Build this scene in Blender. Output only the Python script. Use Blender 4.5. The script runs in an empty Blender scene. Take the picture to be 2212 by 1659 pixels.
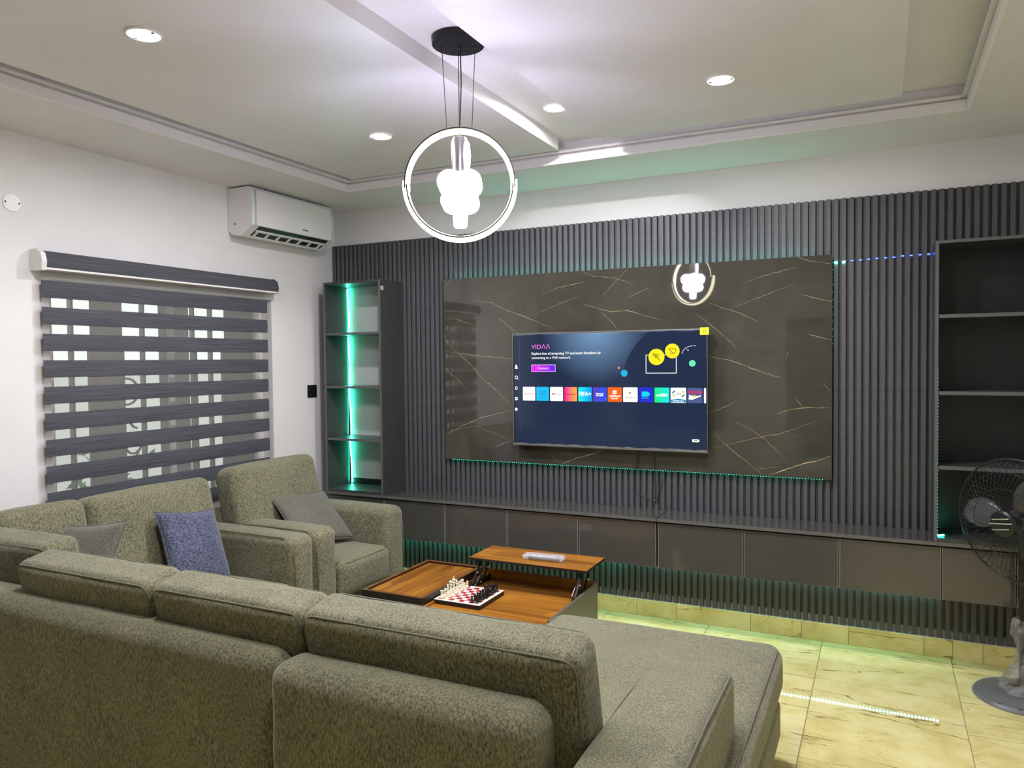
import bpy, bmesh, math, random
from mathutils import Vector, Matrix, noise as mnoise

random.seed(7)
SC = bpy.context.scene
COL = SC.collection

# ------------------------------------------------------------------ camera
CAM_P = (3.6545, -4.4983, 1.5646)
YAW, PIT, ROL, FPX = 0.4548, -0.0309, -0.0105, 1635.32
fw = Vector((-math.sin(YAW) * math.cos(PIT), math.cos(YAW) * math.cos(PIT), math.sin(PIT)))
rt = Vector((math.cos(YAW), math.sin(YAW), 0))
up = rt.cross(fw)
r2 = math.cos(ROL) * rt + math.sin(ROL) * up
u2 = -math.sin(ROL) * rt + math.cos(ROL) * up
cam_d = bpy.data.cameras.new('camera')
cam = bpy.data.objects.new('camera', cam_d)
COL.objects.link(cam)
M = Matrix((r2, u2, -fw)).transposed().to_4x4()
M.translation = Vector(CAM_P)
cam.matrix_world = M
cam_d.sensor_fit = 'HORIZONTAL'
cam_d.sensor_width = 36.0
cam_d.lens = FPX / 2212 * 36.0
cam_d.clip_start = 0.05
SC.camera = cam

# ------------------------------------------------------------------ world, exposure, light levels
world = bpy.data.worlds.new('overcast_sky')
SC.world = world
world.use_nodes = True
world.node_tree.nodes['Background'].inputs[0].default_value = (0.93, 1.0, 0.97, 1)
world.node_tree.nodes['Background'].inputs[1].default_value = 1.5
SC.view_settings.view_transform = 'Standard'
SC.view_settings.look = 'None'
SC.view_settings.exposure = 0.15
SC.view_settings.gamma = 1.0
SC.view_settings.use_curve_mapping = False
SC.cycles.max_bounces = 8
SC.cycles.diffuse_bounces = 5
SC.cycles.glossy_bounces = 4
SC.cycles.transparent_max_bounces = 10
SC.cycles.sample_clamp_indirect = 6.0
SC.cycles.caustics_reflective = False
SC.cycles.caustics_refractive = False

E_DOWN = 1500.0      # recessed downlight lens
E_GLOBE = 58.0      # pendant glass globes
E_RING = 9.0       # pendant ring diffuser
E_LED = 300.0       # green LED chips
E_SCREEN = 0.9

# ------------------------------------------------------------------ material helpers
MATS = {}


def lin(c):
    return tuple((x / 12.92 if x <= 0.04045 else ((x + 0.055) / 1.055) ** 2.4) for x in (v / 255 for v in c))


def new_mat(name):
    m = bpy.data.materials.new(name)
    m.use_nodes = True
    nt = m.node_tree
    b = nt.nodes['Principled BSDF']
    MATS[name] = m
    return m, nt, b


def N(nt, t, **kw):
    n = nt.nodes.new(t)
    for k, v in kw.items():
        if k.startswith('i_'):
            n.inputs[k[2:].replace('_', ' ')].default_value = v
        else:
            setattr(n, k, v)
    return n


def L(nt, a, b):
    nt.links.new(a, b)


def ramp(nt, stops):
    r = nt.nodes.new('ShaderNodeValToRGB')
    el = r.color_ramp.elements
    while len(el) < len(stops):
        el.new(0.5)
    for e, (p, c) in zip(el, stops):
        e.position = p
        e.color = (*c[:3], 1)
    return r


def coords(nt, scale=(1, 1, 1), rnd=0.0, rot=(0, 0, 0)):
    tc = N(nt, 'ShaderNodeTexCoord')
    mp = N(nt, 'ShaderNodeMapping')
    mp.inputs['Scale'].default_value = scale
    mp.inputs['Rotation'].default_value = rot
    src = tc.outputs['Object']
    if rnd:
        oi = N(nt, 'ShaderNodeObjectInfo')
        mul = N(nt, 'ShaderNodeVectorMath', operation='SCALE')
        cmb = N(nt, 'ShaderNodeCombineXYZ')
        m2 = N(nt, 'ShaderNodeMath', operation='MULTIPLY')
        m2.inputs[1].default_value = 7.31
        L(nt, oi.outputs['Random'], cmb.inputs[0])
        L(nt, oi.outputs['Random'], m2.inputs[0])
        L(nt, m2.outputs[0], cmb.inputs[1])
        L(nt, cmb.outputs[0], mul.inputs[0])
        mul.inputs['Scale'].default_value = rnd
        add = N(nt, 'ShaderNodeVectorMath', operation='ADD')
        L(nt, src, add.inputs[0])
        L(nt, mul.outputs[0], add.inputs[1])
        src = add.outputs[0]
    L(nt, src, mp.inputs['Vector'])
    return mp.outputs[0]


def plain(name, col, rough=0.5, metal=0.0, spec=0.5, coat=0.0, var=0.0, vs=8.0, bump=0.0, bs=200.0):
    m, nt, b = new_mat(name)
    b.inputs['Base Color'].default_value = (*col, 1)
    b.inputs['Roughness'].default_value = rough
    b.inputs['Metallic'].default_value = metal
    b.inputs['Specular IOR Level'].default_value = spec
    b.inputs['Coat Weight'].default_value = coat
    b.inputs['Coat Roughness'].default_value = 0.05
    v = coords(nt) if (var or bump) else None
    if var:
        n = N(nt, 'ShaderNodeTexNoise', i_Scale=vs, i_Detail=4.0)
        L(nt, v, n.inputs['Vector'])
        r = ramp(nt, [(0.3, [c * (1 - var) for c in col]), (0.7, [min(1, c * (1 + var)) for c in col])])
        L(nt, n.outputs['Fac'], r.inputs[0])
        L(nt, r.outputs[0], b.inputs['Base Color'])
    if bump:
        n = N(nt, 'ShaderNodeTexNoise', i_Scale=bs, i_Detail=2.0)
        L(nt, v, n.inputs['Vector'])
        bp = N(nt, 'ShaderNodeBump', i_Strength=bump, i_Distance=0.002)
        L(nt, n.outputs['Fac'], bp.inputs['Height'])
        L(nt, bp.outputs[0], b.inputs['Normal'])
    return m


def emit(name, col, s):
    m, nt, b = new_mat(name)
    b.inputs['Base Color'].default_value = (*[min(c, .8) for c in col], 1)
    b.inputs['Emission Color'].default_value = (*col, 1)
    b.inputs['Emission Strength'].default_value = s
    return m


def fabric(name, c0, c1, streak=(190, 190, 80), rough=0.95, slub=0.0, sheen=0.25):
    m, nt, b = new_mat(name)
    v = coords(nt, streak)
    n = N(nt, 'ShaderNodeTexNoise', i_Scale=1.0, i_Detail=3.0, i_Roughness=0.7)
    L(nt, v, n.inputs['Vector'])
    n2 = N(nt, 'ShaderNodeTexNoise', i_Scale=5.0, i_Detail=3.0)
    L(nt, coords(nt), n2.inputs['Vector'])
    mx = N(nt, 'ShaderNodeMath', operation='MULTIPLY_ADD')
    L(nt, n2.outputs['Fac'], mx.inputs[0])
    mx.inputs[1].default_value = 0.12
    ad = N(nt, 'ShaderNodeMath', operation='SUBTRACT')
    L(nt, n.outputs['Fac'], mx.inputs[2])
    L(nt, mx.outputs[0], ad.inputs[0])
    ad.inputs[1].default_value = 0.06
    r = ramp(nt, [(0.36, c0), (0.66, c1)])
    L(nt, ad.outputs[0], r.inputs[0])
    L(nt, r.outputs[0], b.inputs['Base Color'])
    b.inputs['Roughness'].default_value = rough
    b.inputs['Specular IOR Level'].default_value = 0.2
    b.inputs['Sheen Weight'].default_value = sheen
    b.inputs['Sheen Roughness'].default_value = 0.5
    n3 = N(nt, 'ShaderNodeTexNoise', i_Scale=9.0, i_Detail=3.0)
    L(nt, coords(nt, (1, 1, 1)), n3.inputs['Vector'])
    b1 = N(nt, 'ShaderNodeBump', i_Strength=0.35, i_Distance=0.02)
    L(nt, n3.outputs['Fac'], b1.inputs['Height'])
    b2 = N(nt, 'ShaderNodeBump', i_Strength=0.5, i_Distance=0.003)
    L(nt, n.outputs['Fac'], b2.inputs['Height'])
    L(nt, b1.outputs[0], b2.inputs['Normal'])
    L(nt, b2.outputs[0], b.inputs['Normal'])
    return m


def wood(name, along, dark=(0.12, 0.038, 0.005), light=(0.46, 0.19, 0.022)):
    m, nt, b = new_mat(name)
    sc = [26, 26, 26]
    sc['xyz'.index(along)] = 1.6
    n = N(nt, 'ShaderNodeTexNoise', i_Scale=1.0, i_Detail=5.0, i_Roughness=0.6, i_Distortion=0.6)
    L(nt, coords(nt, sc), n.inputs['Vector'])
    # plank to plank tone
    pl = [0.0, 0.0, 0.0]
    pl['xyz'.index('y' if along == 'x' else 'x')] = 9.0
    pl['xyz'.index(along)] = 1.3
    vn = N(nt, 'ShaderNodeTexVoronoi', i_Scale=1.0)
    L(nt, coords(nt, pl), vn.inputs['Vector'])
    sep = N(nt, 'ShaderNodeSeparateColor')
    L(nt, vn.outputs['Color'], sep.inputs[0])
    mx = N(nt, 'ShaderNodeMath', operation='MULTIPLY_ADD')
    L(nt, sep.outputs[0], mx.inputs[0])
    mx.inputs[1].default_value = 0.28
    L(nt, n.outputs['Fac'], mx.inputs[2])
    r = ramp(nt, [(0.38, dark), (0.62, [(a + c) / 2 for a, c in zip(dark, light)]), (0.88, light)])
    L(nt, mx.outputs[0], r.inputs[0])
    L(nt, r.outputs[0], b.inputs['Base Color'])
    b.inputs['Roughness'].default_value = 0.28
    return m


M_WALL = plain('wall_paint', (0.80, 0.79, 0.775), 0.55, var=0.03, vs=2.5, bump=0.15, bs=60)
M_CEIL = plain('ceiling_paint', (0.76, 0.74, 0.73), 0.42, var=0.03, vs=3)
M_TRIM = plain('trim_white', (0.86, 0.84, 0.83), 0.35)
M_SLAT = plain('slat_charcoal', (0.085, 0.086, 0.093), 0.42, var=0.12, vs=30)
M_SLATBACK = plain('slat_backing', (0.028, 0.028, 0.031), 0.5)
M_DOOR = plain('gloss_door', (0.066, 0.063, 0.056), 0.10, coat=0.4)
M_CAB = plain('cabinet_board', (0.045, 0.050, 0.049), 0.33)
M_CABDARK = plain('cabinet_dark', (0.007, 0.007, 0.008), 0.4)
M_EDGE2 = plain('shelf_edge', (0.11, 0.11, 0.105), 0.35)
M_EDGE = plain('edge_band', (0.30, 0.29, 0.27), 0.3)
M_CABBACK = plain('cabinet_back_white', (0.62, 0.64, 0.60), 0.5)
M_BLACK = plain('black_plastic', (0.010, 0.010, 0.011), 0.35)
M_BLACKM = plain('black_metal', (0.012, 0.012, 0.014), 0.38, metal=0.3)
M_WHITEP = plain('white_plastic', (0.80, 0.80, 0.79), 0.3)
M_CHROME = plain('brushed_chrome', (0.55, 0.55, 0.57), 0.22, metal=1.0)
M_FAB = fabric('sofa_chenille', (0.068, 0.067, 0.046), (0.275, 0.265, 0.152))
M_SEAM = plain('sofa_piping', (0.150, 0.145, 0.105), 0.9)
M_BLUE = fabric('blue_tweed', (0.016, 0.020, 0.042), (0.150, 0.165, 0.245), streak=(150, 90, 150))
M_LEG = plain('sofa_leg', (0.012, 0.010, 0.009), 0.4)
M_WOODX = wood('walnut_x', 'x')
M_WOODY = wood('walnut_y', 'y')
M_TBLACK = plain('table_black', (0.014, 0.012, 0.011), 0.4)
M_GLOBE = emit('globe_glow', (0.69, 0.675, 1.0), E_GLOBE)
M_RING = emit('ring_glow', (1.0, 0.90, 0.62), E_RING)
M_LENS = emit('lens_glow', (0.98, 0.955, 1.0), E_DOWN)
M_LEDG = emit('led_green', (0.04, 1.0, 0.72), E_LED)
M_LEDC = emit('led_cabinet_green', (0.05, 1.0, 0.62), 290.0)
M_LEDW = emit('led_pale', (0.30, 1.0, 0.90), 62.0)
M_LEDW2 = emit('led_pale_strong', (0.10, 1.0, 0.75), 75.0)
M_LEDB = emit('led_blue', (0.02, 0.06, 1.0), 14.0)
M_LEDGD = emit('led_green_dim', (0.01, 0.9, 0.55), 16.0)
M_TAPE = plain('led_tape', (0.55, 0.6, 0.58), 0.5)


def tile_mat(name):
    m, nt, b = new_mat(name)
    v = coords(nt, (1, 1, 1), rnd=19.0)
    n = N(nt, 'ShaderNodeTexNoise', i_Scale=5.0, i_Detail=5.0, i_Roughness=0.6)
    L(nt, v, n.inputs['Vector'])
    base = ramp(nt, [(0.3, (0.60, 0.50, 0.18)), (0.5, (0.74, 0.66, 0.29)), (0.72, (0.82, 0.75, 0.41))])
    L(nt, n.outputs['Fac'], base.inputs[0])

    def veins(scale, w, det, dist):
        v2 = coords(nt, scale, rnd=19.0)
        q = N(nt, 'ShaderNodeTexNoise', i_Scale=1.0, i_Detail=det, i_Roughness=0.55, i_Distortion=dist)
        L(nt, v2, q.inputs['Vector'])
        s = N(nt, 'ShaderNodeMath', operation='SUBTRACT')
        L(nt, q.outputs['Fac'], s.inputs[0])
        s.inputs[1].default_value = 0.5
        a = N(nt, 'ShaderNodeMath', operation='ABSOLUTE')
        L(nt, s.outputs[0], a.inputs[0])
        r = ramp(nt, [(0.0, (1, 1, 1)), (w, (0, 0, 0))])
        L(nt, a.outputs[0], r.inputs[0])
        return r.outputs[0]
    mx = N(nt, 'ShaderNodeMix', data_type='RGBA')
    mask = N(nt, 'ShaderNodeMath', operation='MULTIPLY')
    L(nt, veins((0.55, 4.6, 4.6), 0.0065, 4.0, 0.35), mask.inputs[0])
    nm = N(nt, 'ShaderNodeTexNoise', i_Scale=3.0)
    L(nt, coords(nt, (1, 1, 1), rnd=11.0), nm.inputs['Vector'])
    rm = ramp(nt, [(0.36, (0.12, 0.12, 0.12)), (0.52, (1, 1, 1))])
    L(nt, nm.outputs['Fac'], rm.inputs[0])
    L(nt, rm.outputs[0], mask.inputs[1])
    L(nt, mask.outputs[0], mx.inputs['Factor'])
    L(nt, base.outputs[0], mx.inputs['A'])
    mx.inputs['B'].default_value = (0.16, 0.085, 0.022, 1)
    mx2 = N(nt, 'ShaderNodeMix', data_type='RGBA')
    ms2 = N(nt, 'ShaderNodeMath', operation='MULTIPLY')
    L(nt, veins((1.6, 5, 5), 0.004, 5.0, 1.0), ms2.inputs[0])
    ms2.inputs[1].default_value = 0.5
    L(nt, ms2.outputs[0], mx2.inputs['Factor'])
    L(nt, mx.outputs['Result'], mx2.inputs['A'])
    mx2.inputs['B'].default_value = (0.30, 0.19, 0.08, 1)
    L(nt, mx2.outputs['Result'], b.inputs['Base Color'])
    b.inputs['Roughness'].default_value = 0.03
    b.inputs['Specular IOR Level'].default_value = 0.55
    return m


M_TILE = tile_mat('beige_marble_tile')
M_GROUT = plain('grout', (0.42, 0.33, 0.19), 0.8)


def marble_mat():
    m, nt, b = new_mat('black_gold_marble')
    v = coords(nt)
    n = N(nt, 'ShaderNodeTexNoise', i_Scale=3.5, i_Detail=7.0, i_Roughness=0.65, i_Distortion=0.8)
    L(nt, v, n.inputs['Vector'])
    r = ramp(nt, [(0.3, (0.044, 0.042, 0.033)), (0.6, (0.060, 0.057, 0.046)), (0.85, (0.080, 0.076, 0.063))])
    L(nt, n.outputs['Fac'], r.inputs[0])
    L(nt, r.outputs[0], b.inputs['Base Color'])
    b.inputs['Roughness'].default_value = 0.025
    b.inputs['Specular IOR Level'].default_value = 0.9
    return m


M_MARBLE = marble_mat()
M_VEIN = plain('gold_vein', (0.42, 0.34, 0.17), 0.2, var=0.4, vs=30)


def clear_plastic(name, alpha, rough=0.08, col=(0.9, 0.92, 0.95), bumps=60.0, bd=0.01):
    m, nt, b = new_mat(name)
    b.inputs['Base Color'].default_value = (*col, 1)
    b.inputs['Roughness'].default_value = rough
    b.inputs['Alpha'].default_value = alpha
    b.inputs['Specular IOR Level'].default_value = 0.8
    if bumps:
        n = N(nt, 'ShaderNodeTexNoise', i_Scale=bumps, i_Detail=4.0)
        L(nt, coords(nt), n.inputs['Vector'])
        bp = N(nt, 'ShaderNodeBump', i_Strength=0.8, i_Distance=bd)
        L(nt, n.outputs['Fac'], bp.inputs['Height'])
        L(nt, bp.outputs[0], b.inputs['Normal'])
    return m


M_FILM = clear_plastic('protective_film', 0.05)
M_WRAP = clear_plastic('plastic_wrap', 0.13, bumps=45)
M_TINT = clear_plastic('tinted_blade', 0.55, 0.15, (0.10, 0.10, 0.10), 0)


def glass_mat():
    m, nt, b = new_mat('window_glass')
    out = nt.nodes['Material Output']
    tr = N(nt, 'ShaderNodeBsdfTransparent')
    gl = N(nt, 'ShaderNodeBsdfGlossy')
    gl.inputs['Roughness'].default_value = 0.02
    mx = N(nt, 'ShaderNodeMixShader')
    mx.inputs[0].default_value = 0.06
    L(nt, tr.outputs[0], mx.inputs[1])
    L(nt, gl.outputs[0], mx.inputs[2])
    L(nt, mx.outputs[0], out.inputs['Surface'])
    return m


def veil(name, col, opacity):
    m, nt, b = new_mat(name)
    b.inputs['Base Color'].default_value = (*col, 1)
    b.inputs['Roughness'].default_value = 0.9
    b.inputs['Alpha'].default_value = opacity
    return m


M_GLASS = glass_mat()
M_NET = veil('insect_net', (0.085, 0.083, 0.075), 0.88)
M_SHEER = veil('sheer_mesh', (0.38, 0.38, 0.35), 0.25)


def band_mat():
    m, nt, b = new_mat('blind_band_fabric')
    n = N(nt, 'ShaderNodeTexNoise', i_Scale=1.0, i_Detail=4.0, i_Roughness=0.7)
    L(nt, coords(nt, (10, 3.0, 260)), n.inputs['Vector'])
    r = ramp(nt, [(0.3, (0.030, 0.033, 0.041)), (0.7, (0.105, 0.110, 0.128))])
    L(nt, n.outputs['Fac'], r.inputs[0])
    L(nt, r.outputs[0], b.inputs['Base Color'])
    b.inputs['Roughness'].default_value = 0.8
    return m


M_BAND = band_mat()

# ------------------------------------------------------------------ mesh helpers


class MB:
    def __init__(self):
        self.v, self.f = [], []

    def add(self, vs, fs):
        o = len(self.v)
        self.v += [tuple(p) for p in vs]
        self.f += [tuple(i + o for i in f) for f in fs]
        return self

    def box(self, x0, x1, y0, y1, z0, z1):
        if x0 > x1: x0, x1 = x1, x0
        if y0 > y1: y0, y1 = y1, y0
        if z0 > z1: z0, z1 = z1, z0
        vs = [(x, y, z) for z in (z0, z1) for y in (y0, y1) for x in (x0, x1)]
        return self.add(vs, [(0, 2, 3, 1), (4, 5, 7, 6), (0, 1, 5, 4), (2, 6, 7, 3), (0, 4, 6, 2), (1, 3, 7, 5)])

    def prism(self, prof, axis, a, b):
        """extrude a closed 2-D profile along axis from a to b (profile in the other two axes, in order)"""
        n = len(prof)
        vs = []
        for t in (a, b):
            for p, q in prof:
                vs.append({'x': (t, p, q), 'y': (p, t, q), 'z': (p, q, t)}[axis])
        fs = [(i, (i + 1) % n, (i + 1) % n + n, i + n) for i in range(n)]
        fs += [tuple(range(n - 1, -1, -1)), tuple(range(n, 2 * n))]
        return self.add(vs, fs)

    def lathe(self, prof, c=(0, 0, 0), n=24, axis=(0, 0, 1), cap=True):
        ax = Vector(axis).normalized()
        q = Vector((0, 0, 1)).rotation_difference(ax)
        vs, fs = [], []
        for r, z in prof:
            for i in range(n):
                a = 2 * math.pi * i / n
                vs.append(Vector(c) + q @ Vector((r * math.cos(a), r * math.sin(a), z)))
        m = len(prof)
        for j in range(m - 1):
            for i in range(n):
                k = (i + 1) % n
                fs.append((j * n + i, j * n + k, (j + 1) * n + k, (j + 1) * n + i))
        if cap:
            fs.append(tuple(range(n - 1, -1, -1)))
            fs.append(tuple((m - 1) * n + i for i in range(n)))
        return self.add(vs, fs)

    def tube(self, pts, r, n=8, closed=False, cap=True):
        pts = [Vector(p) for p in pts]
        m = len(pts)
        vs, fs = [], []
        prev = None
        for i, p in enumerate(pts):
            if closed:
                t = pts[(i + 1) % m] - pts[i - 1]
            else:
                t = pts[min(i + 1, m - 1)] - pts[max(i - 1, 0)]
            t.normalize()
            ref = prev if prev is not None else (Vector((0, 0, 1)) if abs(t.z) < 0.9 else Vector((1, 0, 0)))
            a = t.cross(ref)
            if a.length < 1e-6:
                a = t.cross(Vector((0, 1, 0)))
            a.normalize()
            b = a.cross(t).normalized()
            prev = b
            rr = r[i] if isinstance(r, (list, tuple)) else r
            for k in range(n):
                an = 2 * math.pi * k / n
                vs.append(p + a * (rr * math.cos(an)) + b * (rr * math.sin(an)))
        seg = m if closed else m - 1
        for i in range(seg):
            j = (i + 1) % m
            for k in range(n):
                l = (k + 1) % n
                fs.append((i * n + k, i * n + l, j * n + l, j * n + k))
        if cap and not closed:
            fs.append(tuple(range(n - 1, -1, -1)))
            fs.append(tuple((m - 1) * n + k for k in range(n)))
        return self.add(vs, fs)

    def sphere(self, c, r, n=20, m=12, sz=1.0):
        prof = [(max(1e-4, r * math.sin(math.pi * j / m)), -r * sz * math.cos(math.pi * j / m)) for j in range(m + 1)]
        return self.lathe(prof, c, n)

    def rbox(self, c, size, r, bulge=(0, 0, 0), n=7, mat=None, wr=0.0, seed=0.0):
        """rounded, softly bulging box: the shape of a cushion"""
        h = [s / 2 for s in size]
        r = min(r, min(h) * 0.98)
        ax = []
        for k in range(3):
            i = h[k] - r
            edge = [i + r * math.tan(math.radians(t)) for t in (12, 24, 35, 45)]
            mid = [(-i + 2 * i * j / n) for j in range(n + 1)]
            ax.append([-e for e in reversed(edge)] + mid + edge)
        idx, vs, fs = {}, [], []

        def vert(p):
            key = tuple(round(q, 6) for q in p)
            if key in idx:
                return idx[key]
            q = [max(-(h[k] - r), min(h[k] - r, p[k])) for k in range(3)]
            d = [p[k] - q[k] for k in range(3)]
            l = math.sqrt(sum(e * e for e in d))
            o = [q[k] + (r * d[k] / l if l > 1e-9 else 0) for k in range(3)]
            for k in range(3):
                if bulge[k]:
                    a, b = [j for j in range(3) if j != k]
                    o[k] += bulge[k] * (p[k] / h[k]) * (1 - (p[a] / h[a]) ** 2) * (1 - (p[b] / h[b]) ** 2)
            w = Vector(o)
            if wr:
                e = mnoise.noise_vector(Vector((w.x * 6 + seed, w.y * 6 + seed * 2.3, w.z * 6 - seed)))
                w += e * wr
            if mat is not None:
                w = mat @ w
            w += Vector(c)
            idx[key] = len(vs)
            vs.append(w)
            return idx[key]
        for k in range(3):
            a, b = (k + 1) % 3, (k + 2) % 3
            for sgn in (-1, 1):
                for i in range(len(ax[a]) - 1):
                    for j in range(len(ax[b]) - 1):
                        ids = []
                        for (u, v) in ((i, j), (i + 1, j), (i + 1, j + 1), (i, j + 1)):
                            p = [0, 0, 0]
                            p[k] = sgn * h[k]
                            p[a] = ax[a][u]
                            p[b] = ax[b][v]
                            ids.append(vert(p))
                        fs.append(tuple(ids) if sgn > 0 else tuple(reversed(ids)))
        return self.add(vs, fs)

    def build(self, name, mat, parent=None, smooth=False, bevel=0.0, seg=2, loc=None):
        o0 = Vector((0, 0, 0))
        if loc is not None:
            o0 = Vector(loc)
        elif parent is not None:
            o0 = world_loc(parent)
        me = bpy.data.meshes.new(name)
        me.from_pydata([tuple(Vector(p) - o0) for p in self.v], [], self.f)
        if bevel:
            bm = bmesh.new()
            bm.from_mesh(me)
            eds = [e for e in bm.edges if len(e.link_faces) == 2 and e.calc_face_angle(0) > 0.5]
            bmesh.ops.bevel(bm, geom=eds, offset=bevel, segments=seg, affect='EDGES', profile=0.5)
            bm.to_mesh(me)
            bm.free()
        me.materials.append(mat)
        ob = bpy.data.objects.new(name, me)
        COL.objects.link(ob)
        if parent is not None:
            ob.parent = parent
            ob.location = o0 - world_loc(parent)
        else:
            ob.location = o0
        if smooth:
            for p in me.polygons:
                p.use_smooth = True
            if smooth != 'all':
                me.set_sharp_from_angle(angle=math.radians(smooth if smooth is not True else 40))
        return ob


def world_loc(o):
    l = Vector(o.location)
    while o.parent is not None:
        o = o.parent
        l += Vector(o.location)
    return l


def tag(o, label=None, cat=None, group=None, kind=None):
    if label: o['label'] = label
    if cat: o['category'] = cat
    if group: o['group'] = group
    if kind: o['kind'] = kind
    return o


def thing(name, loc, label, cat, group=None):
    o = bpy.data.objects.new(name, None)
    o.empty_display_size = 0.05
    COL.objects.link(o)
    o.location = loc
    return tag(o, label, cat, group)


def struct(o):
    o['kind'] = 'structure'
    return o


def share(src, parent, loc, name=None):
    c = src.copy()
    COL.objects.link(c)
    c.parent = parent
    c.location = Vector(loc) - (world_loc(parent) if parent else Vector())
    return c


def rrect(cx, cz, hx, hz, r, n=6):
    pts = []
    for (sx, sz, a0) in ((1, 1, 0), (-1, 1, 90), (-1, -1, 180), (1, -1, 270)):
        for i in range(n + 1):
            a = math.radians(a0 + 90 * i / n)
            pts.append((cx + sx * (hx - r) + r * math.cos(a), cz + sz * (hz - r) + r * math.sin(a)))
    return pts
VEINS= [(2, [(0.962, 1.746), (1.041, 1.649), (1.156, 1.56), (1.268, 1.447), (1.364, 1.374), (1.486, 1.259)]), (2, [(0.975, 1.638), (1.084, 1.617), (1.242, 1.599), (1.353, 1.589), (1.483, 1.578)]), (2, [(0.981, 1.065), (1.121, 1.133), (1.236, 1.18), (1.362, 1.214), (1.483, 1.241)]), (1, [(0.971, 1.856), (1.059, 1.85), (1.159, 1.819), (1.23, 1.801)]), (1.5, [(1.339, 0.99), (1.415, 1.018), (1.477, 1.043)]), (1, [(1.018, 1.094), (1.207, 1.129), (1.333, 1.089), (1.484, 1.045)]), (1.5, [(1.204, 1.969), (1.344, 1.945), (1.439, 1.898), (1.573, 1.851), (1.665, 1.812), (1.781, 1.767)]), (1.5, [(1.713, 1.988), (1.809, 2.019), (1.91, 2.037), (1.997, 2.049)]), (1, [(1.653, 1.86), (1.757, 1.898), (1.884, 1.939), (1.959, 1.965)]), (1, [(1.985, 2.113), (2.046, 2.081), (2.142, 2.07), (2.249, 2.041), (2.301, 2.016)]), (1, [(2.112, 1.958), (2.178, 2.022), (2.225, 2.071), (2.273, 2.113)]), (2, [(1.99, 1.909), (2.081, 1.879), (2.165, 1.859), (2.271, 1.86), (2.363, 1.829), (2.477, 1.797)]), (1, [(2.277, 1.939), (2.33, 1.964), (2.399, 1.988)]), (1, [(2.105, 1.855), (2.164, 1.796), (2.212, 1.738)]), (1, [(1.384, 1.852), (1.465, 1.788), (1.532, 1.738)]), (1.5, [(2.761, 1.884), (2.834, 1.854), (2.917, 1.825), (3.029, 1.768)]), (1.2, [(2.675, 1.834), (2.761, 1.761), (2.845, 1.689), (2.907, 1.624)]), (1.2, [(2.969, 1.996), (3.049, 2.023), (3.128, 2.039), (3.226, 2.063)]), (1.5, [(3.235, 2.116), (3.302, 2.089), (3.354, 2.08), (3.405, 2.067)]), (2, [(3.245, 1.914), (3.321, 1.888), (3.41, 1.866)]), (1, [(2.912, 1.862), (3.009, 1.895), (3.119, 1.936), (3.216, 1.967)]), (2, [(3.284, 1.694), (3.35, 1.674), (3.411, 1.656)]), (2, [(2.749, 1.576), (2.865, 1.556), (2.968, 1.518), (3.059, 1.481), (3.148, 1.454)]), (1.2, [(2.749, 1.243), (2.812, 1.272), (2.906, 1.316)]), (2, [(3.129, 1.252), (3.197, 1.276), (3.294, 1.291), (3.407, 1.29)]), (1, [(2.906, 1.199), (2.988, 1.159), (3.059, 1.114), (3.168, 1.003)]), (1.2, [(2.786, 1.131), (2.864, 1.053), (2.968, 0.972), (3.054, 0.903)]), (1, [(2.775, 1.049), (2.885, 1.075), (3.009, 1.112), (3.148, 1.143), (3.265, 1.188), (3.36, 1.231)]), (4, [(3.084, 0.904), (3.168, 0.941), (3.256, 0.976), (3.342, 1.001), (3.407, 1.03)]), (4, [(1.837, 0.91), (1.938, 0.95), (2.013, 0.971), (2.111, 1.011)]), (1, [(1.741, 0.965), (1.811, 0.909)]), (1, [(0.971, 2.068), (1.034, 2.109)]), (1, [(0.98, 1.511), (1.082, 1.435), (1.153, 1.36)]), (1, [(3.369, 1.419), (3.407, 1.379)]), (1, [(3.187, 1.599), (3.173, 1.553)]), (1, [(3.226, 1.336), (3.275, 1.275)]), (1, [(3.029, 0.938), (3.129, 0.954)])]

# ================================================================== STRUCTURE
H = 2.657           # soffit height
HU = 2.77           # upper ceiling
HP = 2.70           # underside of dropped ceiling panels
RX, RY = 4.58, -6.8

# floor: grout bed + tiles
floor = struct(MB().box(0, RX, RY, 0, -0.08, -0.004).build('floor', M_GROUT))
TS = 0.615
tile_src = None
tx = [3.365 + TS * k for k in range(-6, 3)]
ty = [-0.155 - TS * k for k in range(-1, 12)]
tile_cache = {}
for x0 in tx:
    for y1 in ty:
        a, b = max(0.0, x0), min(RX, x0 + TS)
        c, d = max(RY, y1 - TS), min(0.0, y1)
        if b - a < 0.02 or d - c < 0.02:
            continue
        key = (round(b - a, 3), round(d - c, 3))
        ctr = ((a + b) / 2, (c + d) / 2, 0)
        if key not in tile_cache:
            g = 0.0016
            w, l = (b - a) / 2 - g, (d - c) / 2 - g
            t = MB().box(-w, w, -l, l, -0.004, 0).build('tile', M_TILE, bevel=0.0012, seg=1)
            t.parent = floor
            t.location = ctr
            tile_cache[key] = t
        else:
            share(tile_cache[key], floor, ctr)

# walls
WY0, WY1, WZ0, WZ1 = -2.16, -0.66, 0.66, 1.985
wall_left = MB()
wall_left.box(-0.2, 0, RY - .2, WY0, 0, H + .3).box(-0.2, 0, WY1, 0.2, 0, H + .3)
wall_left.box(-0.2, 0, WY0, WY1, 0, WZ0).box(-0.2, 0, WY0, WY1, WZ1, H + .3)
wall_left = struct(wall_left.build('wall_left', M_WALL))
wall_back = struct(MB().box(0, RX, 0, 0.2, 0, H + .3).build('wall_back', M_WALL))
wall_right = struct(MB().box(RX, RX + .2, RY - .2, 0.2, 0, H + .3).build('wall_right', M_WALL))
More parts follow.
